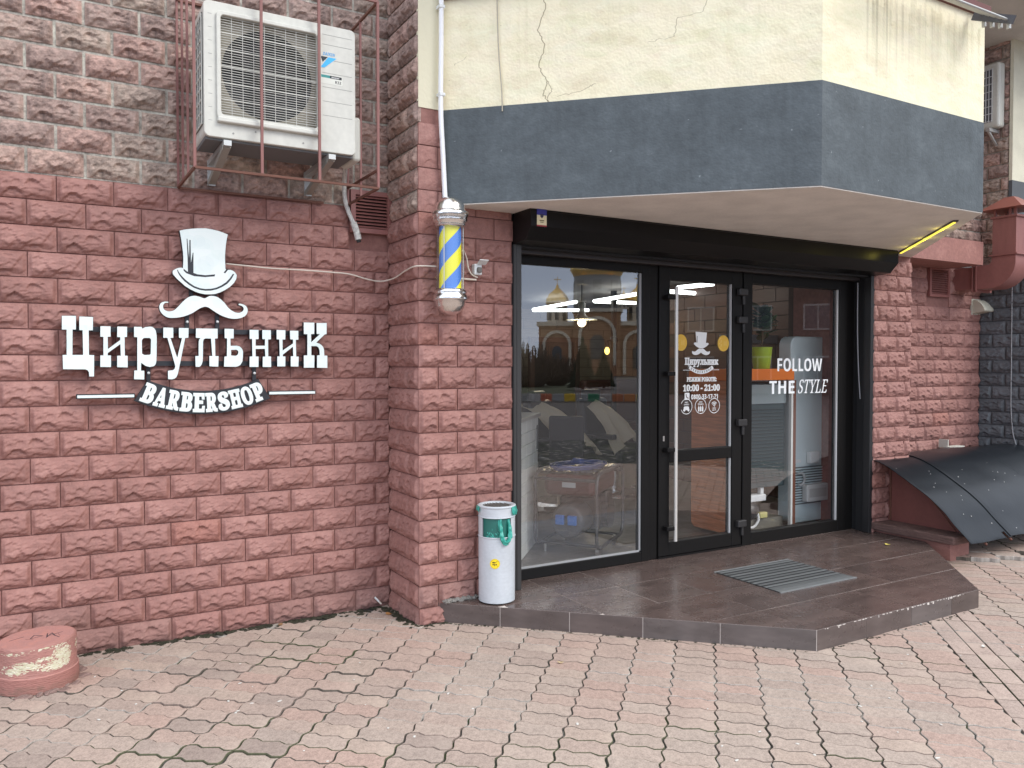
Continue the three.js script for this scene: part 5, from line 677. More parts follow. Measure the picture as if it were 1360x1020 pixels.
// ------------------------------------------------------------------ concrete bollard
{
  const s = thing('concrete_bollard', 'short round red painted bollard with flaking paint and black scrawl', 'bollard', [-0.078, 0, -4.665]);
  const bt = canvasTex(1024, 512, (g, w, h) => {
    g.fillStyle = '#a4766d'; g.fillRect(0, 0, w, h); reseed(33);
    for (let i = 0; i < 260; i++) { g.fillStyle = `rgba(${rnd() < 0.5 ? '205,150,138' : '150,92,84'},.12)`; g.beginPath(); g.arc(rnd() * w, rnd() * h, 5 + 25 * rnd(), 0, 7); g.fill(); }
    const flake = (cx, cy, rx, ry, n) => { for (let i = 0; i < n; i++) { const a = rnd() * 7, d = Math.sqrt(rnd()); g.fillStyle = ['#cdc7ab', '#c4bd9f', '#d6d2bc'][Math.floor(rnd() * 3)]; g.beginPath(); const x = cx + Math.cos(a) * d * rx, y = cy + Math.sin(a) * d * ry, r = 3 + 14 * rnd() * (1.1 - d); for (let k = 0; k < 9; k++) g[k ? 'lineTo' : 'moveTo'](x + Math.cos(k * 0.7) * r * (0.5 + 0.8 * rnd()), y + Math.sin(k * 0.7) * r * (0.5 + 0.6 * rnd())); g.fill(); } };
    for (const o of [0, 480, -1024 + 480, 1024]) { flake(o + 110, 150, 52, 110, 300); flake(o + 75, 240, 80, 55, 200); flake(o - 45, 205, 65, 55, 190); flake(o - 90, 260, 50, 40, 60); flake(o + 30, 150, 35, 30, 40); flake(o - 120, 250, 50, 60, 30); flake(o + 230, 120, 30, 60, 40); flake(o - 100, 60, 60, 20, 16); flake(o + 40, 40, 110, 12, 30); }
    g.fillStyle = '#9f6e65'; g.fillRect(0, 335, w, 177); for (let i = 0; i < 130; i++) { g.fillStyle = 'rgba(120,95,80,.14)'; g.beginPath(); g.arc(rnd() * w, 430 + rnd() * 82, 6 + 26 * rnd(), 0, 7); g.fill(); }
    g.fillStyle = 'rgba(205,150,138,.5)'; g.fillRect(0, 330, w, 5);
  });
  bt.wrapS = THREE.RepeatWrapping;
  const pts = [[0.186, 0], [0.186, 0.075], [0.185, 0.08], [0.178, 0.084], [0.177, 0.15], [0.177, 0.216], [0.173, 0.226], [0.166, 0.229]];
  const bodyG = lathe(pts, 72); { const p = bodyG.attributes.position; for (let i = 0; i < p.count; i++) { const x = p.getX(i), y = p.getY(i), z = p.getZ(i), a = Math.atan2(x, z), k = 1 + 0.012 * nz(a * 3, y * 12, 3) + 0.006 * nz(a * 9 + 5, y * 30, 4); bodyG.attributes.uv.setY(i, y / 0.229); p.setXYZ(i, x * k, y + 0.045 * (y > 0.2 ? 1 : 0) * (x * 0.9), z * k); } bodyG.computeVertexNormals(); }
  obj('body', bodyG, std(1, 1, 1, 0.8, { map: bt, bumpMap: T.fine, bumpScale: 0.004 }), s);
  const tt = canvasTex(512, 512, (g) => { g.fillStyle = '#b08078'; g.fillRect(0, 0, 512, 512); for (let i = 0; i < 200; i++) { g.fillStyle = 'rgba(205,135,120,.12)'; g.beginPath(); g.arc(rnd() * 512, rnd() * 512, 6 + 30 * rnd(), 0, 7); g.fill(); } g.strokeStyle = '#3a3034'; g.lineWidth = 8; g.lineCap = 'round'; const ln = (...p) => { g.beginPath(); g.moveTo(p[0], p[1]); for (let i = 2; i < p.length; i += 2) g.lineTo(p[i], p[i + 1]); g.stroke(); }; ln(90, 330, 150, 250); ln(215, 220, 230, 300, 290, 240, 215, 220); ln(300, 190, 340, 270, 330, 180, 385, 240); ln(400, 160, 330, 250); ln(370, 230, 440, 280); g.lineWidth = 5; ln(200, 310, 260, 320); g.strokeStyle = 'rgba(90,60,60,.5)'; ln(380, 190, 430, 250); });
  const top = new THREE.CircleGeometry(0.167, 48); top.rotateX(-Math.PI / 2); { const p = top.attributes.position; for (let i = 0; i < p.count; i++) p.setY(i, 0.2285 + 0.045 * p.getX(i) * 0.9); top.computeVertexNormals(); } top.rotateY(-0.5); { const p = top.attributes.position; for (let i = 0; i < p.count; i++) p.setY(i, 0.2285 + 0.045 * 0.9 * p.getX(i)); top.computeVertexNormals(); }
  obj('top_face', top, std(1, 1, 1, 0.8, { map: tt, bumpMap: T.fine, bumpScale: 0.003 }), s);
  const skirt = []; reseed(44); for (let i = 0; i < 26; i++) { const a = rr(-0.4, 2.1), r = rr(0.18, 0.23), q = new THREE.SphereGeometry(1, 8, 6); q.scale(rr(0.012, 0.035), rr(0.004, 0.014), rr(0.012, 0.03)); q.translate(Math.cos(a - 0.2) * r, 0.0, Math.sin(a - 0.2) * r); skirt.push(q); }
  obj('mortar_skirt', skirt, std(0.34, 0.22, 0.19, 0.95, { map: T.raw }), s, 'stuff');
}
// ------------------------------------------------------------------ moss and dirt in the corners, contact darkening at the platform, small litter
{
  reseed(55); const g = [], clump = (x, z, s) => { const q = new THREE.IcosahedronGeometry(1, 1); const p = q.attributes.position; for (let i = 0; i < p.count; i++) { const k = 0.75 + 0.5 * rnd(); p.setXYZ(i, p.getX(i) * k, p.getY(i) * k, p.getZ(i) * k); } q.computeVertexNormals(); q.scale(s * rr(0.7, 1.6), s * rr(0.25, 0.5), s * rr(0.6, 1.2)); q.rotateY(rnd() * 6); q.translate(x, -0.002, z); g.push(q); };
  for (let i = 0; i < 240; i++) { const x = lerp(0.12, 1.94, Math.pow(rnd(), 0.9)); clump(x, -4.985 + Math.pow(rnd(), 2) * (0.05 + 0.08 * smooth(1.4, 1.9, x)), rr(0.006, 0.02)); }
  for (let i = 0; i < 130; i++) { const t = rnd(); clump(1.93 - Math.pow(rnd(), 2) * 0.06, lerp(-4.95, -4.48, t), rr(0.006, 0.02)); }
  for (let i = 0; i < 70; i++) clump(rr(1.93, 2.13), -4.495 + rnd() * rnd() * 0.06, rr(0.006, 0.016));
  for (let i = 0; i < 200; i++) { const k = rnd() * 3.84, q = k < 2.247 ? [lerp(2.06, 3.69, k / 2.247), lerp(-4.53, -2.983, k / 2.247)] : [lerp(3.69, 5.285, (k - 2.247) / 1.595), -2.985]; clump(q[0] + rr(-0.004, 0.006), q[1] + 0.012 + rnd() * rnd() * 0.03, rr(0.004, 0.010)); }  // dark clumps added along the platform foot to stand in for contact shade
  const o = obj('moss', g, M.moss); tag(o, 'dark moss and dirt along the foot of the walls, with clumps added as contact shade at the platform', 'moss', null, 'stuff');
  const e = []; for (let i = 0; i < 60; i++) { const q = new THREE.IcosahedronGeometry(1, 0); q.scale(rr(0.006, 0.03), rr(0.005, 0.02), rr(0.006, 0.022)); q.rotateY(rnd() * 6); const t = rnd(); q.translate(lerp(2.1, 2.33, t), 0.122 + 0.012 * rnd(), -4.495 + 0.02 * rnd()); e.push(q); } tag(obj('mortar_crumbs', e, M.concrete), 'grey crumbling mortar where the brick pilaster meets the platform', 'mortar', null, 'stuff');
  const w = []; for (let i = 0; i < 150; i++) { const x = rr(-0.3, 5.5), z = rr(-4.6, -1.7); const q = new THREE.IcosahedronGeometry(1, 0); const k = rr(0.0025, 0.007); q.scale(k * rr(1, 2.4), 0.0022, k); q.rotateY(rnd() * 6); q.translate(x, 0.0015, z); if (!(x > 2.05 && z < -2.98)) w.push(q); } tag(obj('white_crumbs', w, std(0.62, 0.6, 0.55, 0.9)), 'tiny white crumbs and droppings scattered on the pavers', 'litter', null, 'stuff');
}
{ const s = thing('cigarette_end', 'white cigarette end leaning in the corner between wall and pilaster', 'cigarette end'); const a = V(1.825, 0.075, -4.965), b = V(1.862, 0.03, -4.945); const m = a.clone().lerp(b, 0.65); obj('paper', rod(a.toArray(), m.toArray(), 0.006, 10), M.white, s); obj('filter', rod(m.toArray(), b.toArray(), 0.0062, 10), std(0.6, 0.52, 0.45, 0.8), s); }
function leaf(name, label, x, y, z, k, c) { const g = new THREE.SphereGeometry(1, 12, 8); const p = g.attributes.position; for (let i = 0; i < p.count; i++) { const px = p.getX(i); p.setXYZ(i, px * k, p.getY(i) * 0.003 + 0.007 * px * px, p.getZ(i) * k * 0.6 * (1 - 0.4 * px)); } g.computeVertexNormals(); const s = thing(name, label, 'leaf', [x, y, z], rnd() * 6); obj('blade', g, c, s); }
leaf('fallen_leaf', 'small yellow leaf on the platform near its right edge', 5.935, 0.127, -4.107, 0.024, std(0.75, 0.62, 0.13, 0.7));
leaf('fallen_leaf', 'small white leaf lying on the straight strip of pavers', 4.56, 0.004, -2.55, 0.016, std(0.7, 0.68, 0.62, 0.8));

reseed(88); for (const [n, x, z, k, c] of [['small orange brown leaf in the inner corner by the pilaster', 1.86, -4.80, 0.026, [0.42, 0.2, 0.07]], ['dry brown leaf lying against the foot of the red wall', 1.2, -4.93, 0.022, [0.25, 0.14, 0.07]], ['pale tan leaf on the pavers left of the platform corner', 2.35, -3.55, 0.018, [0.5, 0.38, 0.22]]]) leaf('fallen_leaf', n, x, 0.004, z, k, std(...c, 0.8));
// ------------------------------------------------------------------ inside the shop
{
  const S = (name, geos, mat) => tag(obj(name, geos, mat), null, null, null, 'structure');
  const fl = new THREE.PlaneGeometry(8, 7.9); fl.rotateX(-Math.PI / 2); for (let i = 0; i < 4; i++) fl.attributes.uv.setXY(i, fl.attributes.position.getX(i), fl.attributes.position.getZ(i)); fl.translate(6.61, 0.123, -8.70);
  S('shop_floor', fl, std(0.17, 0.145, 0.125, 0.35, { map: T.tile }));
  S('shop_ceiling', bb(2.61, 10.6, 2.64, 2.75, -12.7, -4.99), std(0.16, 0.155, 0.15, 0.9));
  const plasterW = std(0.50, 0.42, 0.32, 0.8, { map: T.plaster });
  const back = thing('shop_back_wall', 'pale brick back wall inside the barbershop with dark joints', 'wall');
  obj('mortar_bed', bb(1.6, 10.6, 0.1, 2.64, -12.72, -12.55), std(0.2, 0.18, 0.16, 0.9), back);
  for (let r = 0; r < 14; r++) for (let k = 0; k < 8; k++) { const x = 4.6 + k * 0.72 + (r & 1 ? 0.36 : 0); obj('brick', bb(x + 0.008, x + 0.712, 0.14 + r * 0.178, 0.31 + r * 0.178, -12.56, -12.53), plasterW, back); }
  S('shop_side_wall', [bb(10.4, 10.6, 0.1, 2.64, -12.55, -5.4), bb(1.5, 1.6, 0.1, 2.64, -12.55, -5.4), bb(1.5, 2.61, 0.1, 2.64, -5.5, -5.4)], plasterW);
  const br = thing('brown_tiled_partition', 'dark brown tiled partition at the right inside the shop window', 'partition');
  obj('core', bb(7.0, 7.12, 0.12, 2.64, -8.2, -5.40), std(0.07, 0.05, 0.04, 0.8), br);
  obj('core', bb(6.32, 7.0, 0.12, 2.64, -5.48, -5.40), std(0.07, 0.05, 0.04, 0.8), br);
  reseed(3); for (let r = 0; r < 16; r++) for (let k = 0; k < 7; k++) { const z = -5.5 - k * 0.37 - (r & 1 ? 0.18 : 0); if (z - 0.35 > -8.2) obj('tile', bb(6.985, 7.0, 0.14 + r * 0.155, 0.285 + r * 0.155, z - 0.36, z), std(0.11 + 0.03 * rnd(), 0.055, 0.035, 0.5, { map: T.wood }), br); }
  for (let r = 0; r < 16; r++) for (let k = 0; k < 2; k++) obj('tile', bb(6.33 + k * 0.33, 6.65 + k * 0.33, 0.14 + r * 0.155, 0.285 + r * 0.155, -5.40, -5.385), std(0.15 + 0.03 * rnd(), 0.078, 0.05, 0.5, { map: T.wood }), br);
  // zigzag strip lights
  const led = std(0.9, 0.9, 0.9, 0.4, { emissive: col(0.92, 1, 0.98), emissiveIntensity: 3.2 });
  const tubes = [[6.76, -11.02, 6.48, -9.4], [6.86, -11.2, 7.64, -10.71], [6.63, -9.17, 6.42, -7.92], [6.66, -9.2, 7.39, -9.12], [6.31, -7.08, 6.36, -6.56], [6.5, -7.5, 7.7, -7.56]];
  const tl = thing('zigzag_ceiling_light', 'white zigzag of glowing tubes hanging under the shop ceiling', 'ceiling light');
  for (const [a, b, c, d] of tubes) { obj('light_tube', rod([a, 2.5, b], [c, 2.5, d], 0.024, 10), led, tl); const p = new THREE.PointLight(col(1, 0.94, 0.84), 0.2); p.position.set((a + c) / 2, 2.45, (b + d) / 2); p.shadow.radius = 8; p.castShadow = true; scene.add(p); }
  const pl = thing('pendant_lamp', 'pale metal pendant lamp with a lit round bulb inside the shop', 'lamp', [5.95, 0, -8.5]);
  obj('shade', lathe([[0.03, 2.42], [0.045, 2.40], [0.045, 2.34], [0.03, 2.33], [0.05, 2.25], [0.08, 2.22], [0.20, 2.19], [0.20, 2.185], [0.05, 2.20]]), std(0.45, 0.5, 0.47, 0.4, { side: THREE.DoubleSide }), pl); obj('rod', rod([0, 2.42, 0], [0, 2.64, 0], 0.008), M.black, pl);
  obj('bulb', new THREE.SphereGeometry(0.055, 20, 14).translate(0, 2.15, 0), std(1, 0.9, 0.7, 0.4, { emissive: col(1, 0.82, 0.52), emissiveIntensity: 4 }), pl); { const p = new THREE.PointLight(col(1, 0.8, 0.5), 0.7); p.position.set(5.95, 2.15, -8.5); p.shadow.radius = 2.5; p.castShadow = true; scene.add(p); }
  const sc = thing('wall_sconce', 'small black wall sconce with a warm yellow bulb inside the shop', 'lamp', [6.75, 0, -9.0]);
  obj('arm', [new THREE.SphereGeometry(0.06, 14, 10).translate(0.1, 1.95, 0), rod([0.1, 1.95, 0], [-0.02, 1.94, 0], 0.012), rod([-0.02, 1.95, 0], [-0.02, 1.86, 0], 0.022), bb(0.08, 0.14, 0.12, 2.64, -0.05, 0.01)], M.black, sc); obj('bulb', new THREE.SphereGeometry(0.035, 16, 12).scale(1, 1.5, 1).translate(-0.02, 1.80, 0), std(1, 0.8, 0.3, 0.4, { emissive: col(1, 0.7, 0.15), emissiveIntensity: 2.2 }), sc); { const p = new THREE.PointLight(col(1, 0.7, 0.3), 0.05); p.position.set(6.73, 1.80, -9.0); p.shadow.radius = 1.5; p.castShadow = true; scene.add(p); }
  const mir = thing('dark_doorway', 'dark doorway opening in the back of the shop', 'doorway'); obj('leaf', bb(7.1, 7.95, 0.13, 2.0, -11.6, -11.55), std(0.035, 0.028, 0.025, 0.4), mir); obj('frame', [bb(7.02, 7.1, 0.13, 2.08, -11.62, -11.53), bb(7.95, 8.03, 0.13, 2.08, -11.62, -11.53), bb(7.1, 7.95, 2.0, 2.08, -11.62, -11.53)], std(0.08, 0.05, 0.04, 0.5), mir);
  const sofa = thing('waiting_sofa', 'long dark red brown leather sofa along the back of the shop', 'sofa'); const lm = std(0.085, 0.032, 0.026, 0.45); obj('backrest', bb(7.9, 10.2, 0.6, 1.35, -11.4, -11.2, 0.06), lm, sofa); obj('seat', bb(7.9, 10.2, 0.3, 0.62, -11.2, -10.6, 0.06), lm, sofa);
  // white tiled desk on the left
  const desk = thing('reception_desk', 'white tiled reception desk just inside the left shop window', 'desk', [2.925, 0.122, -5.005], 0.84);
  obj('core', bb(0, 0.92, 0, 1.05, -0.5, -0.012), std(0.33, 0.33, 0.32, 0.7), desk);
  const tw = std(0.74, 0.75, 0.70, 0.25); for (let r = 0; r < 11; r++) for (let k = 0; k < 5; k++) { const x = 0.002 + k * 0.2 - (r & 1 ? 0.1 : 0), a = Math.max(0, x), b = Math.min(0.92, x + 0.196); if (b - a > 0.02) obj('tile', bb(a, b, 0.005 + r * 0.095, 0.096 + r * 0.095, -0.013, 0, 0.002), tw, desk); }
  obj('top', bb(-0.03, 0.94, 1.05, 1.08, -0.53, 0.02, 0.004), std(0.36, 0.34, 0.30, 0.4), desk); obj('intercom', bb(0.84, 0.88, 0.78, 0.98, 0, 0.012, 0.003), std(0.05, 0.05, 0.05, 0.4), desk);
  const pap = thing('paper_stack', 'small stack of white papers on the tiled reception desk', 'papers', [2.98, 1.2035, -5.42], 0.84); obj('sheets', [bx(0.21, 0.02, 0.29, 0, 0.01, 0), bx(0.2, 0.008, 0.28, 0.02, 0.026, 0.01)], M.white, pap);
  // petrol generator
  const gen = thing('petrol_generator', 'petrol generator in a tube frame just behind the left window', 'generator', [3.70, 0.122, -5.30], 0.64);
  { const mk = std(0.05, 0.045, 0.045, 0.4), X = 0.36, Zg = 0.25; for (const z of [-Zg, Zg]) obj('frame_tube', tube([[-X, 0.14, z], [-X, 0.30, z], [-X, 0.58, z], [-X + 0.05, 0.64, z], [0, 0.645, z], [X - 0.05, 0.64, z], [X, 0.58, z], [X, 0.30, z], [X, 0.14, z], [X - 0.05, 0.085, z], [0, 0.08, z], [-X + 0.05, 0.085, z]], 0.014, 80, 8, true), mk, gen); for (const [x, y] of [[-X, 0.6], [X, 0.6], [-X + 0.1, 0.08], [X - 0.1, 0.08]]) obj('cross_bar', rod([x, y, -Zg], [x, y, Zg], 0.013), mk, gen);
    obj('fuel_tank', bb(-0.30, 0.30, 0.46, 0.63, -0.21, 0.21, 0.05), std(0.08, 0.022, 0.02, 0.3), gen); obj('tank_label', bb(-0.303, -0.299, 0.53, 0.57, -0.05, 0.06), std(0.4, 0.4, 0.4, 0.5), gen);
    const alt = obj('alternator', lathe([[0, -0.34], [0.11, -0.34], [0.135, -0.31], [0.14, -0.1], [0.12, -0.06], [0, -0.06]]).rotateZ(-Math.PI / 2).translate(0, 0.27, 0), std(0.10, 0.095, 0.095, 0.5, { metalness: 0.4 }), gen);
    for (const z of [-0.05, 0.05]) obj('blue_socket', bx(0.03, 0.075, 0.07, -0.352, 0.285, z, 0.008), std(0.04, 0.13, 0.38, 0.45), alt);
    obj('engine', [bb(-0.04, 0.28, 0.15, 0.42, -0.17, 0.17, 0.03), new THREE.CylinderGeometry(0.12, 0.12, 0.06, 28).rotateX(Math.PI / 2).translate(0.12, 0.28, 0.19)], std(0.07, 0.066, 0.066, 0.45, { metalness: 0.3 }), gen); obj('air_filter', bb(0.02, 0.18, 0.36, 0.47, 0.1, 0.22, 0.02), std(0.03, 0.03, 0.03, 0.5), gen);
    for (const x of [-0.22, 0.22]) obj('foot', [rod([x, 0.0, 0.22], [x, 0.08, 0.22], 0.012), new THREE.CylinderGeometry(0.035, 0.035, 0.03, 16).rotateX(Math.PI / 2).translate(x, 0.035, 0.22), rod([x, 0.0, -0.22], [x, 0.08, -0.22], 0.012)], M.steel, gen);
    obj('muffler', new THREE.CylinderGeometry(0.06, 0.06, 0.2, 20).rotateX(Math.PI / 2).translate(0.3, 0.36, -0.05), M.steel, gen); }
  const coil = thing('cable_coil', 'coil of blue extension cable lying on the generator', 'cable', [3.66, 0.785, -5.27], 0.3); for (let k = 0; k < 6; k++) { const p = []; for (let i = 0; i < 24; i++) { const a = (i / 24) * Math.PI * 2; p.push([Math.cos(a) * (0.22 + 0.012 * k + 0.012 * nz(k * 3, a, 2)), 0.012 * (k % 3) + 0.008 * nz(a * 2, k * 5, 3), Math.sin(a) * (0.13 + 0.01 * k + 0.01 * nz(a, k * 2, 5))]); } obj('loop', tube(p, 0.0075, 70, 7, true), std(0.05, 0.065, 0.2, 0.4), coil); } obj('plug', bx(0.05, 0.045, 0.09, -0.03, 0.05, 0.02, 0.012), std(0.05, 0.07, 0.22, 0.4), coil);
  const foil = thing('foil_sheet', 'crinkled shiny foil sheet spread over the generator top', 'foil', [3.72, 0.772, -5.34], 0.64); { const g = new THREE.PlaneGeometry(0.66, 0.42, 40, 26); g.rotateX(-Math.PI / 2); const p = g.attributes.position; for (let i = 0; i < p.count; i++) p.setY(i, 0.012 * nz(p.getX(i) * 40, p.getZ(i) * 40, 4) + 0.006 * nz(p.getX(i) * 90, p.getZ(i) * 90, 5)); g.computeVertexNormals(); obj('sheet', g, std(0.5, 0.45, 0.36, 0.25, { metalness: 0.9, side: THREE.DoubleSide, flatShading: false }), foil); }
  // barber chairs with draped capes
  const cape = std(0.66, 0.58, 0.44, 0.85, { side: THREE.DoubleSide });
  function chair(x, z, turn, label, lb2, w) {
    const c = thing('barber_chair', label, 'barber chair', [x, 0.122, z], turn, 'barber chairs'), m = std(0.035, 0.033, 0.035, 0.4);
    obj('base', [new THREE.CylinderGeometry(0.3, 0.32, 0.04, 32).translate(0, 0.02, 0), new THREE.CylinderGeometry(0.06, 0.06, 0.36, 20).translate(0, 0.2, 0)], M.chrome, c); obj('seat', bb(-0.28, 0.28, 0.38, 0.54, -0.28, 0.3, 0.06), m, c); obj('backrest', bx(0.5, 0.6, 0.12, 0, 0, 0, 0.05).rotateX(-0.12).translate(0, 0.80, -0.28), m, c); obj('headrest', bb(-0.14, 0.14, 1.06, 1.2, -0.37, -0.27, 0.03), m, c); for (const s of [-1, 1]) obj('armrest', bb(s * 0.3 - 0.04, s * 0.3 + 0.04, 0.66, 0.72, -0.2, 0.24, 0.02), m, c); obj('footrest', bb(-0.18, 0.18, 0.12, 0.16, 0.36, 0.6, 0.015), M.chrome, c);
    const k = thing('barber_cape', lb2, 'cape', [x, 0.122, z], turn); const N = 26, K = 24, pos = [], uv = [], idx = []; for (let i = 0; i <= N; i++) for (let j = 0; j <= K; j++) { const u = i / N, v = j / K - 0.5, fold = 0.03 * Math.sin(v * 22 + 2 * u) * u; const px = v * (w + 0.35 * u), py = 1.10 - 0.55 * Math.pow(u, 1.5) * (0.75 + 0.5 * Math.abs(v)) - 0.12 * Math.abs(v) + fold * 0.5, pz = -0.40 + 0.66 * Math.pow(u, 0.8) + fold + 0.02 * nz(u * 5, v * 9, 3); pos.push(px, py, pz); uv.push(u, v); } for (let i = 0; i < N; i++) for (let j = 0; j < K; j++) { const a = i * (K + 1) + j; idx.push(a, a + 1, a + K + 2, a, a + K + 2, a + K + 1); } const g = new THREE.BufferGeometry(); g.setAttribute('position', new THREE.Float32BufferAttribute(pos, 3)); g.setAttribute('uv', new THREE.Float32BufferAttribute(uv, 2)); g.setIndex(idx); g.computeVertexNormals(); obj('cloth', g, cape, k);
  }
  chair(4.72, -7.1, 0.5, 'left dark barber chair under a cream cape, seen through the left window', 'cream barber cape draped over the left barber chair', 0.5);
  chair(5.55, -7.3, 0.3, 'right dark barber chair under a narrow cream cape, seen through the left window', 'narrow cream barber cape draped over the right barber chair', 0.3);
  const sw = thing('swivel_chair', 'small dark swivel chair in front of the cream capes', 'chair', [4.32, 0.122, -6.5], -0.8); obj('backrest', bx(0.36, 0.5, 0.05, 0, 0.72, -0.2, 0.08), std(0.045, 0.04, 0.045, 0.5), sw); obj('seat', bb(-0.2, 0.2, 0.44, 0.5, -0.2, 0.2, 0.03), std(0.045, 0.04, 0.045, 0.5), sw); obj('stem', rod([0, 0.06, 0], [0, 0.45, 0], 0.025), M.steel, sw); for (let i = 0; i < 5; i++) obj('foot', bar([0, 0.07, 0], [0.26 * Math.cos(i * 1.257), 0.04, 0.26 * Math.sin(i * 1.257)], 0.03), M.black, sw);
  // orange topped cabinet with the backs of two refrigerators
  const cab = thing('orange_counter', 'wooden counter with a bright orange top behind the door and right window', 'counter'); obj('side_panel', (() => { const s = rrect(4.93, 5.42, 0.15, 1.47, 0.06), g = extrude(s, 0.03); g.rotateY(Math.PI / 2); g.translate(5.0, 0, 0); return g; })(), std(0.78, 0.29, 0.13, 0.45, { map: T.wood }), cab);
  obj('top', bb(4.99, 5.735, 1.468, 1.568, -5.45, -4.90, 0.006), std(0.85, 0.21, 0.025, 0.4), cab); obj('post', bb(5.705, 5.728, 0.13, 1.467, -4.935, -4.905), std(0.7, 0.7, 0.66, 0.5), cab); obj('post', bb(5.73, 5.765, 0.13, 1.467, -4.945, -4.905), std(0.16, 0.06, 0.035, 0.5), cab); obj('back_shelf', bb(5.04, 5.70, 1.30, 1.467, -5.42, -5.39), std(0.3, 0.12, 0.06, 0.5), cab);
  const f2 = thing('drinks_fridge', 'dark back of a small fridge with a wire condenser under the orange top', 'fridge'); obj('back_panel', bb(5.04, 5.70, 0.52, 1.44, -5.35, -4.97, 0.01), std(0.05, 0.075, 0.08, 0.4), f2); obj('upper_panel', bb(5.045, 5.695, 1.26, 1.43, -4.968, -4.955, 0.004), std(0.26, 0.31, 0.32, 0.5), f2); obj('base', bb(5.04, 5.70, 0.13, 0.24, -5.35, -4.99), std(0.16, 0.15, 0.12, 0.6), f2); for (let i = 0; i < 22; i++) obj('condenser_wire', rod([5.06, 0.58 + i * 0.03, -4.955], [5.66, 0.58 + i * 0.03, -4.955], 0.004, 6), std(0.02, 0.03, 0.034, 0.5), f2); const cp = obj('compressor', new THREE.SphereGeometry(0.12, 24, 16).scale(1, 0.8, 1).translate(5.30, 0.32, -5.06), std(0.025, 0.025, 0.027, 0.4), f2); obj('tray', bb(5.17, 5.47, 0.40, 0.46, -5.06, -4.97, 0.01), M.white, f2); obj('tray_peg', [bb(5.26, 5.30, 0.46, 0.56, -5.03, -4.99, 0.006)], M.white, f2); obj('tray_peg', [bb(5.42, 5.46, 0.46, 0.58, -5.03, -4.99, 0.006)], M.white, f2); obj('hose', tube([[5.2, 0.2, -5.0], [5.3, 0.18, -4.97], [5.36, 0.24, -4.96], [5.36, 0.3, -4.97]], 0.012), M.pipe, f2); obj('connector', bx(0.09, 0.05, 0.04, 5.42, 0.28, -4.97, 0.006), std(0.55, 0.5, 0.2, 0.5), f2);
  const f1 = thing('tall_fridge', 'tall grey rounded back of a refrigerator behind the slogan window', 'fridge'); const gm = std(0.58, 0.68, 0.69, 0.42); { const s = rrect(5.86, 6.42, 0.14, 1.865, 0.085), g = extrude(s, 0.12, 0.012, 3); g.translate(0, 0, -5.18); obj('shell', g, gm, f1); } obj('compressor_grille', bb(5.89, 6.39, 0.31, 0.66, -5.048, -5.044), std(0.12, 0.14, 0.145, 0.6), f1); obj('grille_slats', [...Array(14)].map((_, i) => bb(5.90, 6.38, 0.325 + i * 0.024, 0.335 + i * 0.024, -5.044, -5.034)), gm, f1, 'stuff'); obj('drip_box', bb(6.0, 6.29, 0.34, 0.50, -5.03, -4.97, 0.008), std(0.56, 0.57, 0.55, 0.5), f1); obj('drip_label', bb(6.03, 6.26, 0.38, 0.46, -4.969, -4.967), std(0.42, 0.42, 0.4, 0.6), f1); obj('power_box', bb(6.07, 6.19, 0.69, 0.80, -5.04, -4.99, 0.008), std(0.62, 0.64, 0.63, 0.4), f1); obj('label', bb(5.90, 6.0, 0.70, 0.73, -5.046, -5.043), M.white, f1); obj('label', bb(6.31, 6.40, 0.70, 0.76, -5.046, -5.043), M.white, f1); obj('tube', tube([[5.93, 0.60, -5.03], [6.0, 0.6, -5.02], [6.02, 0.54, -5.02], [5.99, 0.5, -5.02], [5.94, 0.5, -5.03]], 0.012), std(0.45, 0.46, 0.45, 0.5), f1);
  const pot = thing('potted_plant', 'leafy plant in a lime green pot on the orange counter', 'plant', [5.45, 1.568, -5.02]); obj('pot', lathe([[0, 0], [0.072, 0], [0.092, 0.19], [0.088, 0.192], [0.08, 0.17], [0, 0.17]]), std(0.36, 0.50, 0.03, 0.45), pot); obj('stem', [tube([[0, 0.17, 0], [0.01, 0.3, 0], [-0.01, 0.45, 0.01]], 0.008), tube([[0.005, 0.24, 0], [0.06, 0.36, 0.01], [0.07, 0.42, 0]], 0.005)], std(0.09, 0.06, 0.03, 0.8), pot); reseed(9); for (let i = 0; i < 34; i++) { const g = new THREE.SphereGeometry(1, 10, 6); const k = rr(0.05, 0.085); g.scale(k, 0.006, k * 0.62); g.translate(k, 0, 0); g.rotateZ(rr(-0.5, 0.9)); g.rotateY(rnd() * 6.3); g.translate(rr(-0.03, 0.05), rr(0.30, 0.50), rr(-0.03, 0.03)); obj('leaf', g, std(0.012, 0.03 + 0.02 * rnd(), 0.012, 0.5), pot); }
  const board = thing('wall_shelf', 'pale narrow shelf with a stem vase beyond the tall fridge', 'shelf'); obj('shelf', bb(6.30, 6.98, 1.84, 1.93, -6.4, -6.2), std(0.42, 0.44, 0.46, 0.5), board); obj('vase', rod([6.5, 1.93, -6.3], [6.5, 2.02, -6.3], 0.02), M.white, board); for (const q of [-0.05, 0, 0.05]) obj('stem', rod([6.5, 2.02, -6.3], [6.5 + q, 2.2, -6.3 + q * 0.3], 0.003), std(0.4, 0.33, 0.22, 0.8), board);
}
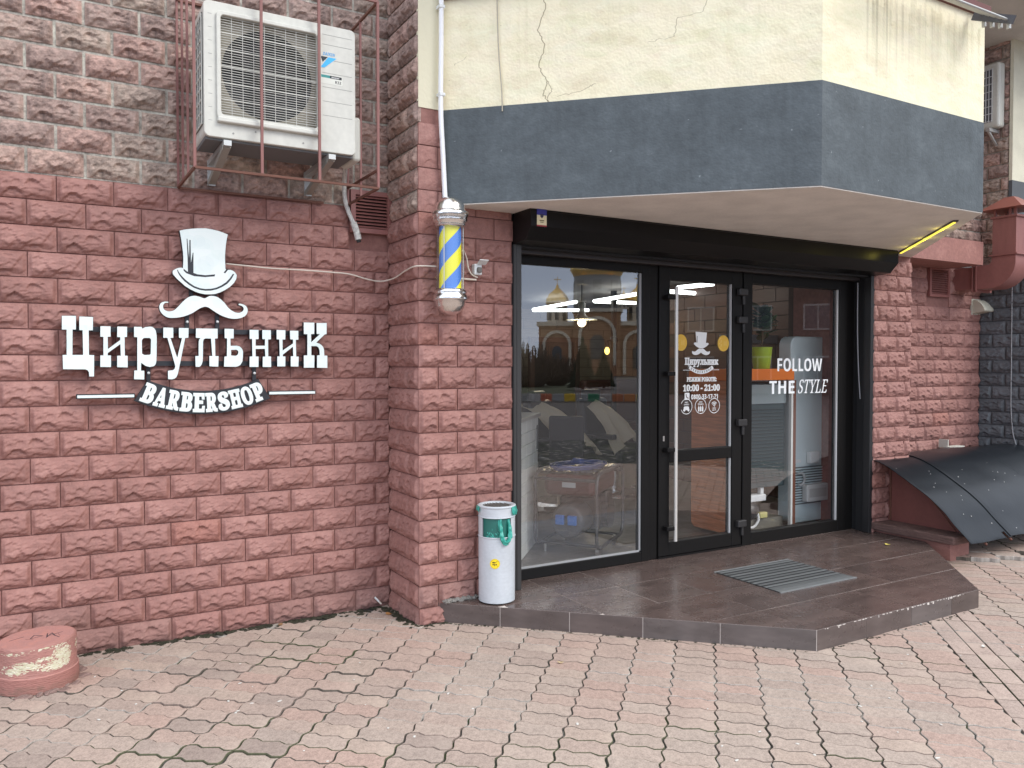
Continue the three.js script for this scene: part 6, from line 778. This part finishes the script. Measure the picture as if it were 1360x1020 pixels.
// ------------------------------------------------------------------ the square behind the viewer, seen only as reflections in the glass
{
  const O = V(0, 0, -9.36), at = (az, d, y = 0) => [O.x + d * Math.sin(R(az)), y, O.z + d * Math.cos(R(az))]; // bearing seen in the glass, distance
  const ch = thing('church', 'orange brick church with golden domes, reflected in the left shop window', 'church', at(36.1, 118), R(36.1) + Math.PI); // local +z faces the shop
  const brick = std(0.42, 0.21, 0.115, 0.9, { map: T.grime }), stone = std(0.72, 0.64, 0.52, 0.85), gold = std(0.95, 0.60, 0.12, 0.35, { metalness: 0.9 }), slate = std(0.16, 0.17, 0.19, 0.6), glassD = std(0.05, 0.06, 0.07, 0.2);
  obj('walls', [bb(-8.6, 8.6, 0, 7.4, -14, 0), bb(-3.4, 3.4, 0, 9.4, -14, 0.6)], brick, ch);
  obj('cornice', [bb(-8.9, 8.9, 7.4, 8.0, -14, 0.4), bb(-3.7, 3.7, 9.4, 9.9, -14, 1.0)], stone, ch);
  for (const [x, w, y, z] of [[-5.9, 1.7, 4.6, 0.05], [5.9, 1.7, 4.6, 0.05], [0, 2.3, 6.0, 0.65]]) { const s = new THREE.Shape(); s.absarc(0, 0, w + 0.45, 0, Math.PI); s.lineTo(-w - 0.45, -4.4); s.lineTo(-w, -4.4); s.absarc(0, 0, w, Math.PI, 0, true); s.lineTo(w, -4.4); s.lineTo(w + 0.45, -4.4); const g = extrude(s, 0.3); g.translate(x, y, z); const a = obj('arch', g, stone, ch); const p = new THREE.Shape(); p.absarc(0, 0, w * 0.42, 0, Math.PI); p.lineTo(-w * 0.42, -2.6); p.lineTo(w * 0.42, -2.6); const q = extrude(p, 0.1); q.translate(x, y - 0.9, z + 0.02); obj('window', q, glassD, a); }
  const dome = (x, z, y, r, h, gilt) => { const d = obj('drum', new THREE.CylinderGeometry(r, r, h, 24).translate(x, y + h / 2, z), gilt ? stone : slate, ch); for (let k = 0; k < 8; k++) { const a = k * Math.PI / 4; obj('window', bx(r * 0.36, h * 0.72, 0.16, 0, 0, r).rotateY(a).translate(x, y + h / 2, z), glassD, d); } const q = r * 1.12; obj('dome', lathe([[q * 0.9, 0], [q * 1.05, q * 0.25], [q, q * 0.6], [q * 0.78, q], [q * 0.45, q * 1.3], [q * 0.16, q * 1.55], [q * 0.1, q * 1.8], [0.04, q * 1.95], [0.04, q * 2.6], [0, q * 2.6]], 28).translate(x, y + h, z), gold, d); obj('cross', [bx(q * 0.6, 0.12, 0.12, x, y + h + q * 2.35, z)], gold, d); };
  dome(-6.0, -3, 8.0, 1.5, 2.6, true); dome(6.0, -3, 8.0, 1.5, 2.6, true); dome(-3.9, -1, 9.9, 0.7, 1.2, true); dome(0, -7, 9.9, 3.6, 5.4, false);
  for (const [az, d, r, h, l] of [[29.5, 62, 3.2, 3.2, 'left'], [31.4, 60, 2.4, 2.7, 'middle'], [33.2, 64, 2.0, 2.2, 'right']]) { // leafless bushes
    const b = thing('bare_bush', `${l} leafless brown bush reflected before the church`, 'bush', at(az, d)); reseed(Math.round(az * 10)); const tw = []; for (let i = 0; i < 420; i++) { const a = rnd() * 6.3, e = rr(0.2, 1.5), l2 = h * rr(0.5, 1.05), s = [rr(-r, r) * 0.6, h * 0.15, rr(-r, r) * 0.4]; tw.push(rod(s, [s[0] + Math.cos(a) * Math.cos(e) * l2 * 0.6, s[1] + Math.sin(e) * l2, s[2] + Math.sin(a) * Math.cos(e) * l2 * 0.6], 0.035, 4)); } obj('twigs', tw, std(0.15, 0.11, 0.08, 1), b, 'stuff'); obj('heart', new THREE.IcosahedronGeometry(1, 2).scale(r * 0.6, h * 0.28, r * 0.45).translate(0, h * 0.22, 0), std(0.07, 0.055, 0.042, 1), b);
  }
  for (const [az, d, h, l] of [[35.1, 52, 3.4, 'dark green conifer reflected before the church door'], [36.6, 56, 2.6, 'shorter dark green conifer reflected right of the tall one']]) { const t = thing('conifer', l, 'tree', at(az, d)); reseed(Math.round(az * 7)); obj('trunk', rod([0, 0, 0], [0, h * 0.7, 0], 0.09), std(0.06, 0.045, 0.03, 1), t); const nd = []; for (let i = 0; i < 520; i++) { const k = Math.sqrt(rnd()), y = h * (1 - k * 0.95), r = k * h * 0.3, a = rnd() * 6.3, g = new THREE.ConeGeometry(0.1, 0.42, 5); g.rotateX(1.9); g.rotateY(a); g.translate(Math.sin(a) * r * rr(0.6, 1), y, Math.cos(a) * r * rr(0.6, 1)); nd.push(g); } obj('crown', nd, std(0.02, 0.04, 0.022, 1), t, 'stuff'); }
  { // unseen block added to fill the door and right window with a dark reflection
    const c = at(52, 46), a = thing('added_dark_block', 'added dark brown apartment block that darkens the reflections in the door and right window', 'building', c, R(52) + Math.PI), wm = std(0.10, 0.075, 0.062, 0.9, { map: T.grime }), gm = std(0.03, 0.035, 0.04, 0.15), fm = std(0.35, 0.34, 0.32, 0.7);
    obj('walls', bb(-13, 9.2, 0, 21, -10, 0), wm, a); obj('roof_edge', bb(-13.3, 9.5, 21, 21.5, -10, 0.4), std(0.2, 0.19, 0.18, 0.9), a);
    for (let f = 0; f < 7; f++) for (let k = 0; k < 7; k++) { const x = -11.6 + k * 3.1, y = 1.4 + f * 2.8; const w = obj('window', bb(x - 0.75, x + 0.75, y - 0.7, y + 0.7, 0, 0.05), fm, a); obj('pane', bb(x - 0.66, x - 0.04, y - 0.61, y + 0.61, 0.05, 0.07), gm, w); obj('pane', bb(x + 0.04, x + 0.66, y - 0.61, y + 0.61, 0.05, 0.07), gm, w); }
  }
  { const g = new THREE.RingGeometry(46, 75, 24, 1, Math.PI * 1.5 + R(12), R(22.5)); g.rotateX(-Math.PI / 2); g.translate(O.x, -0.03, O.z); const o = obj('lawn', g, std(0.07, 0.085, 0.035, 1, { map: T.paver })); tag(o, null, null, null, 'structure'); }
  const cols = [[0.3, 0.3, 0.3], [0.45, 0.42, 0.4], [0.5, 0.13, 0.06], [0.3, 0.3, 0.3], [0.62, 0.40, 0.03], [0.3, 0.3, 0.3], [0.03, 0.2, 0.1], [0.4, 0.38, 0.36], [0.42, 0.14, 0.06], [0.5, 0.2, 0.07], [0.55, 0.36, 0.05], [0.3, 0.3, 0.3]];
  const nm = ['grey', 'pale grey', 'rust red', 'dark grey', 'bright yellow', 'mid grey', 'dark green', 'light grey', 'brick red', 'orange', 'ochre', 'end grey'];
  cols.forEach((c, i) => { const s = thing('kerb_block', `${nm[i]} painted block in the low row reflected across the square`, 'block', at(30.8 + i * 0.85, 36), R(30.8 + i * 0.85)); obj('block', bx(0.5, 0.34, 0.3, 0, 0.14, 0, 0.03), std(...c, 0.7), s); });
}
renderer: {
  const renderer = new THREE.WebGLRenderer({ antialias: true });
  renderer.toneMapping = THREE.LinearToneMapping; renderer.toneMappingExposure = EXPOSURE;
  renderer.shadowMap.enabled = true; renderer.setSize(1024, 768);
  renderer.render(scene, camera);
}
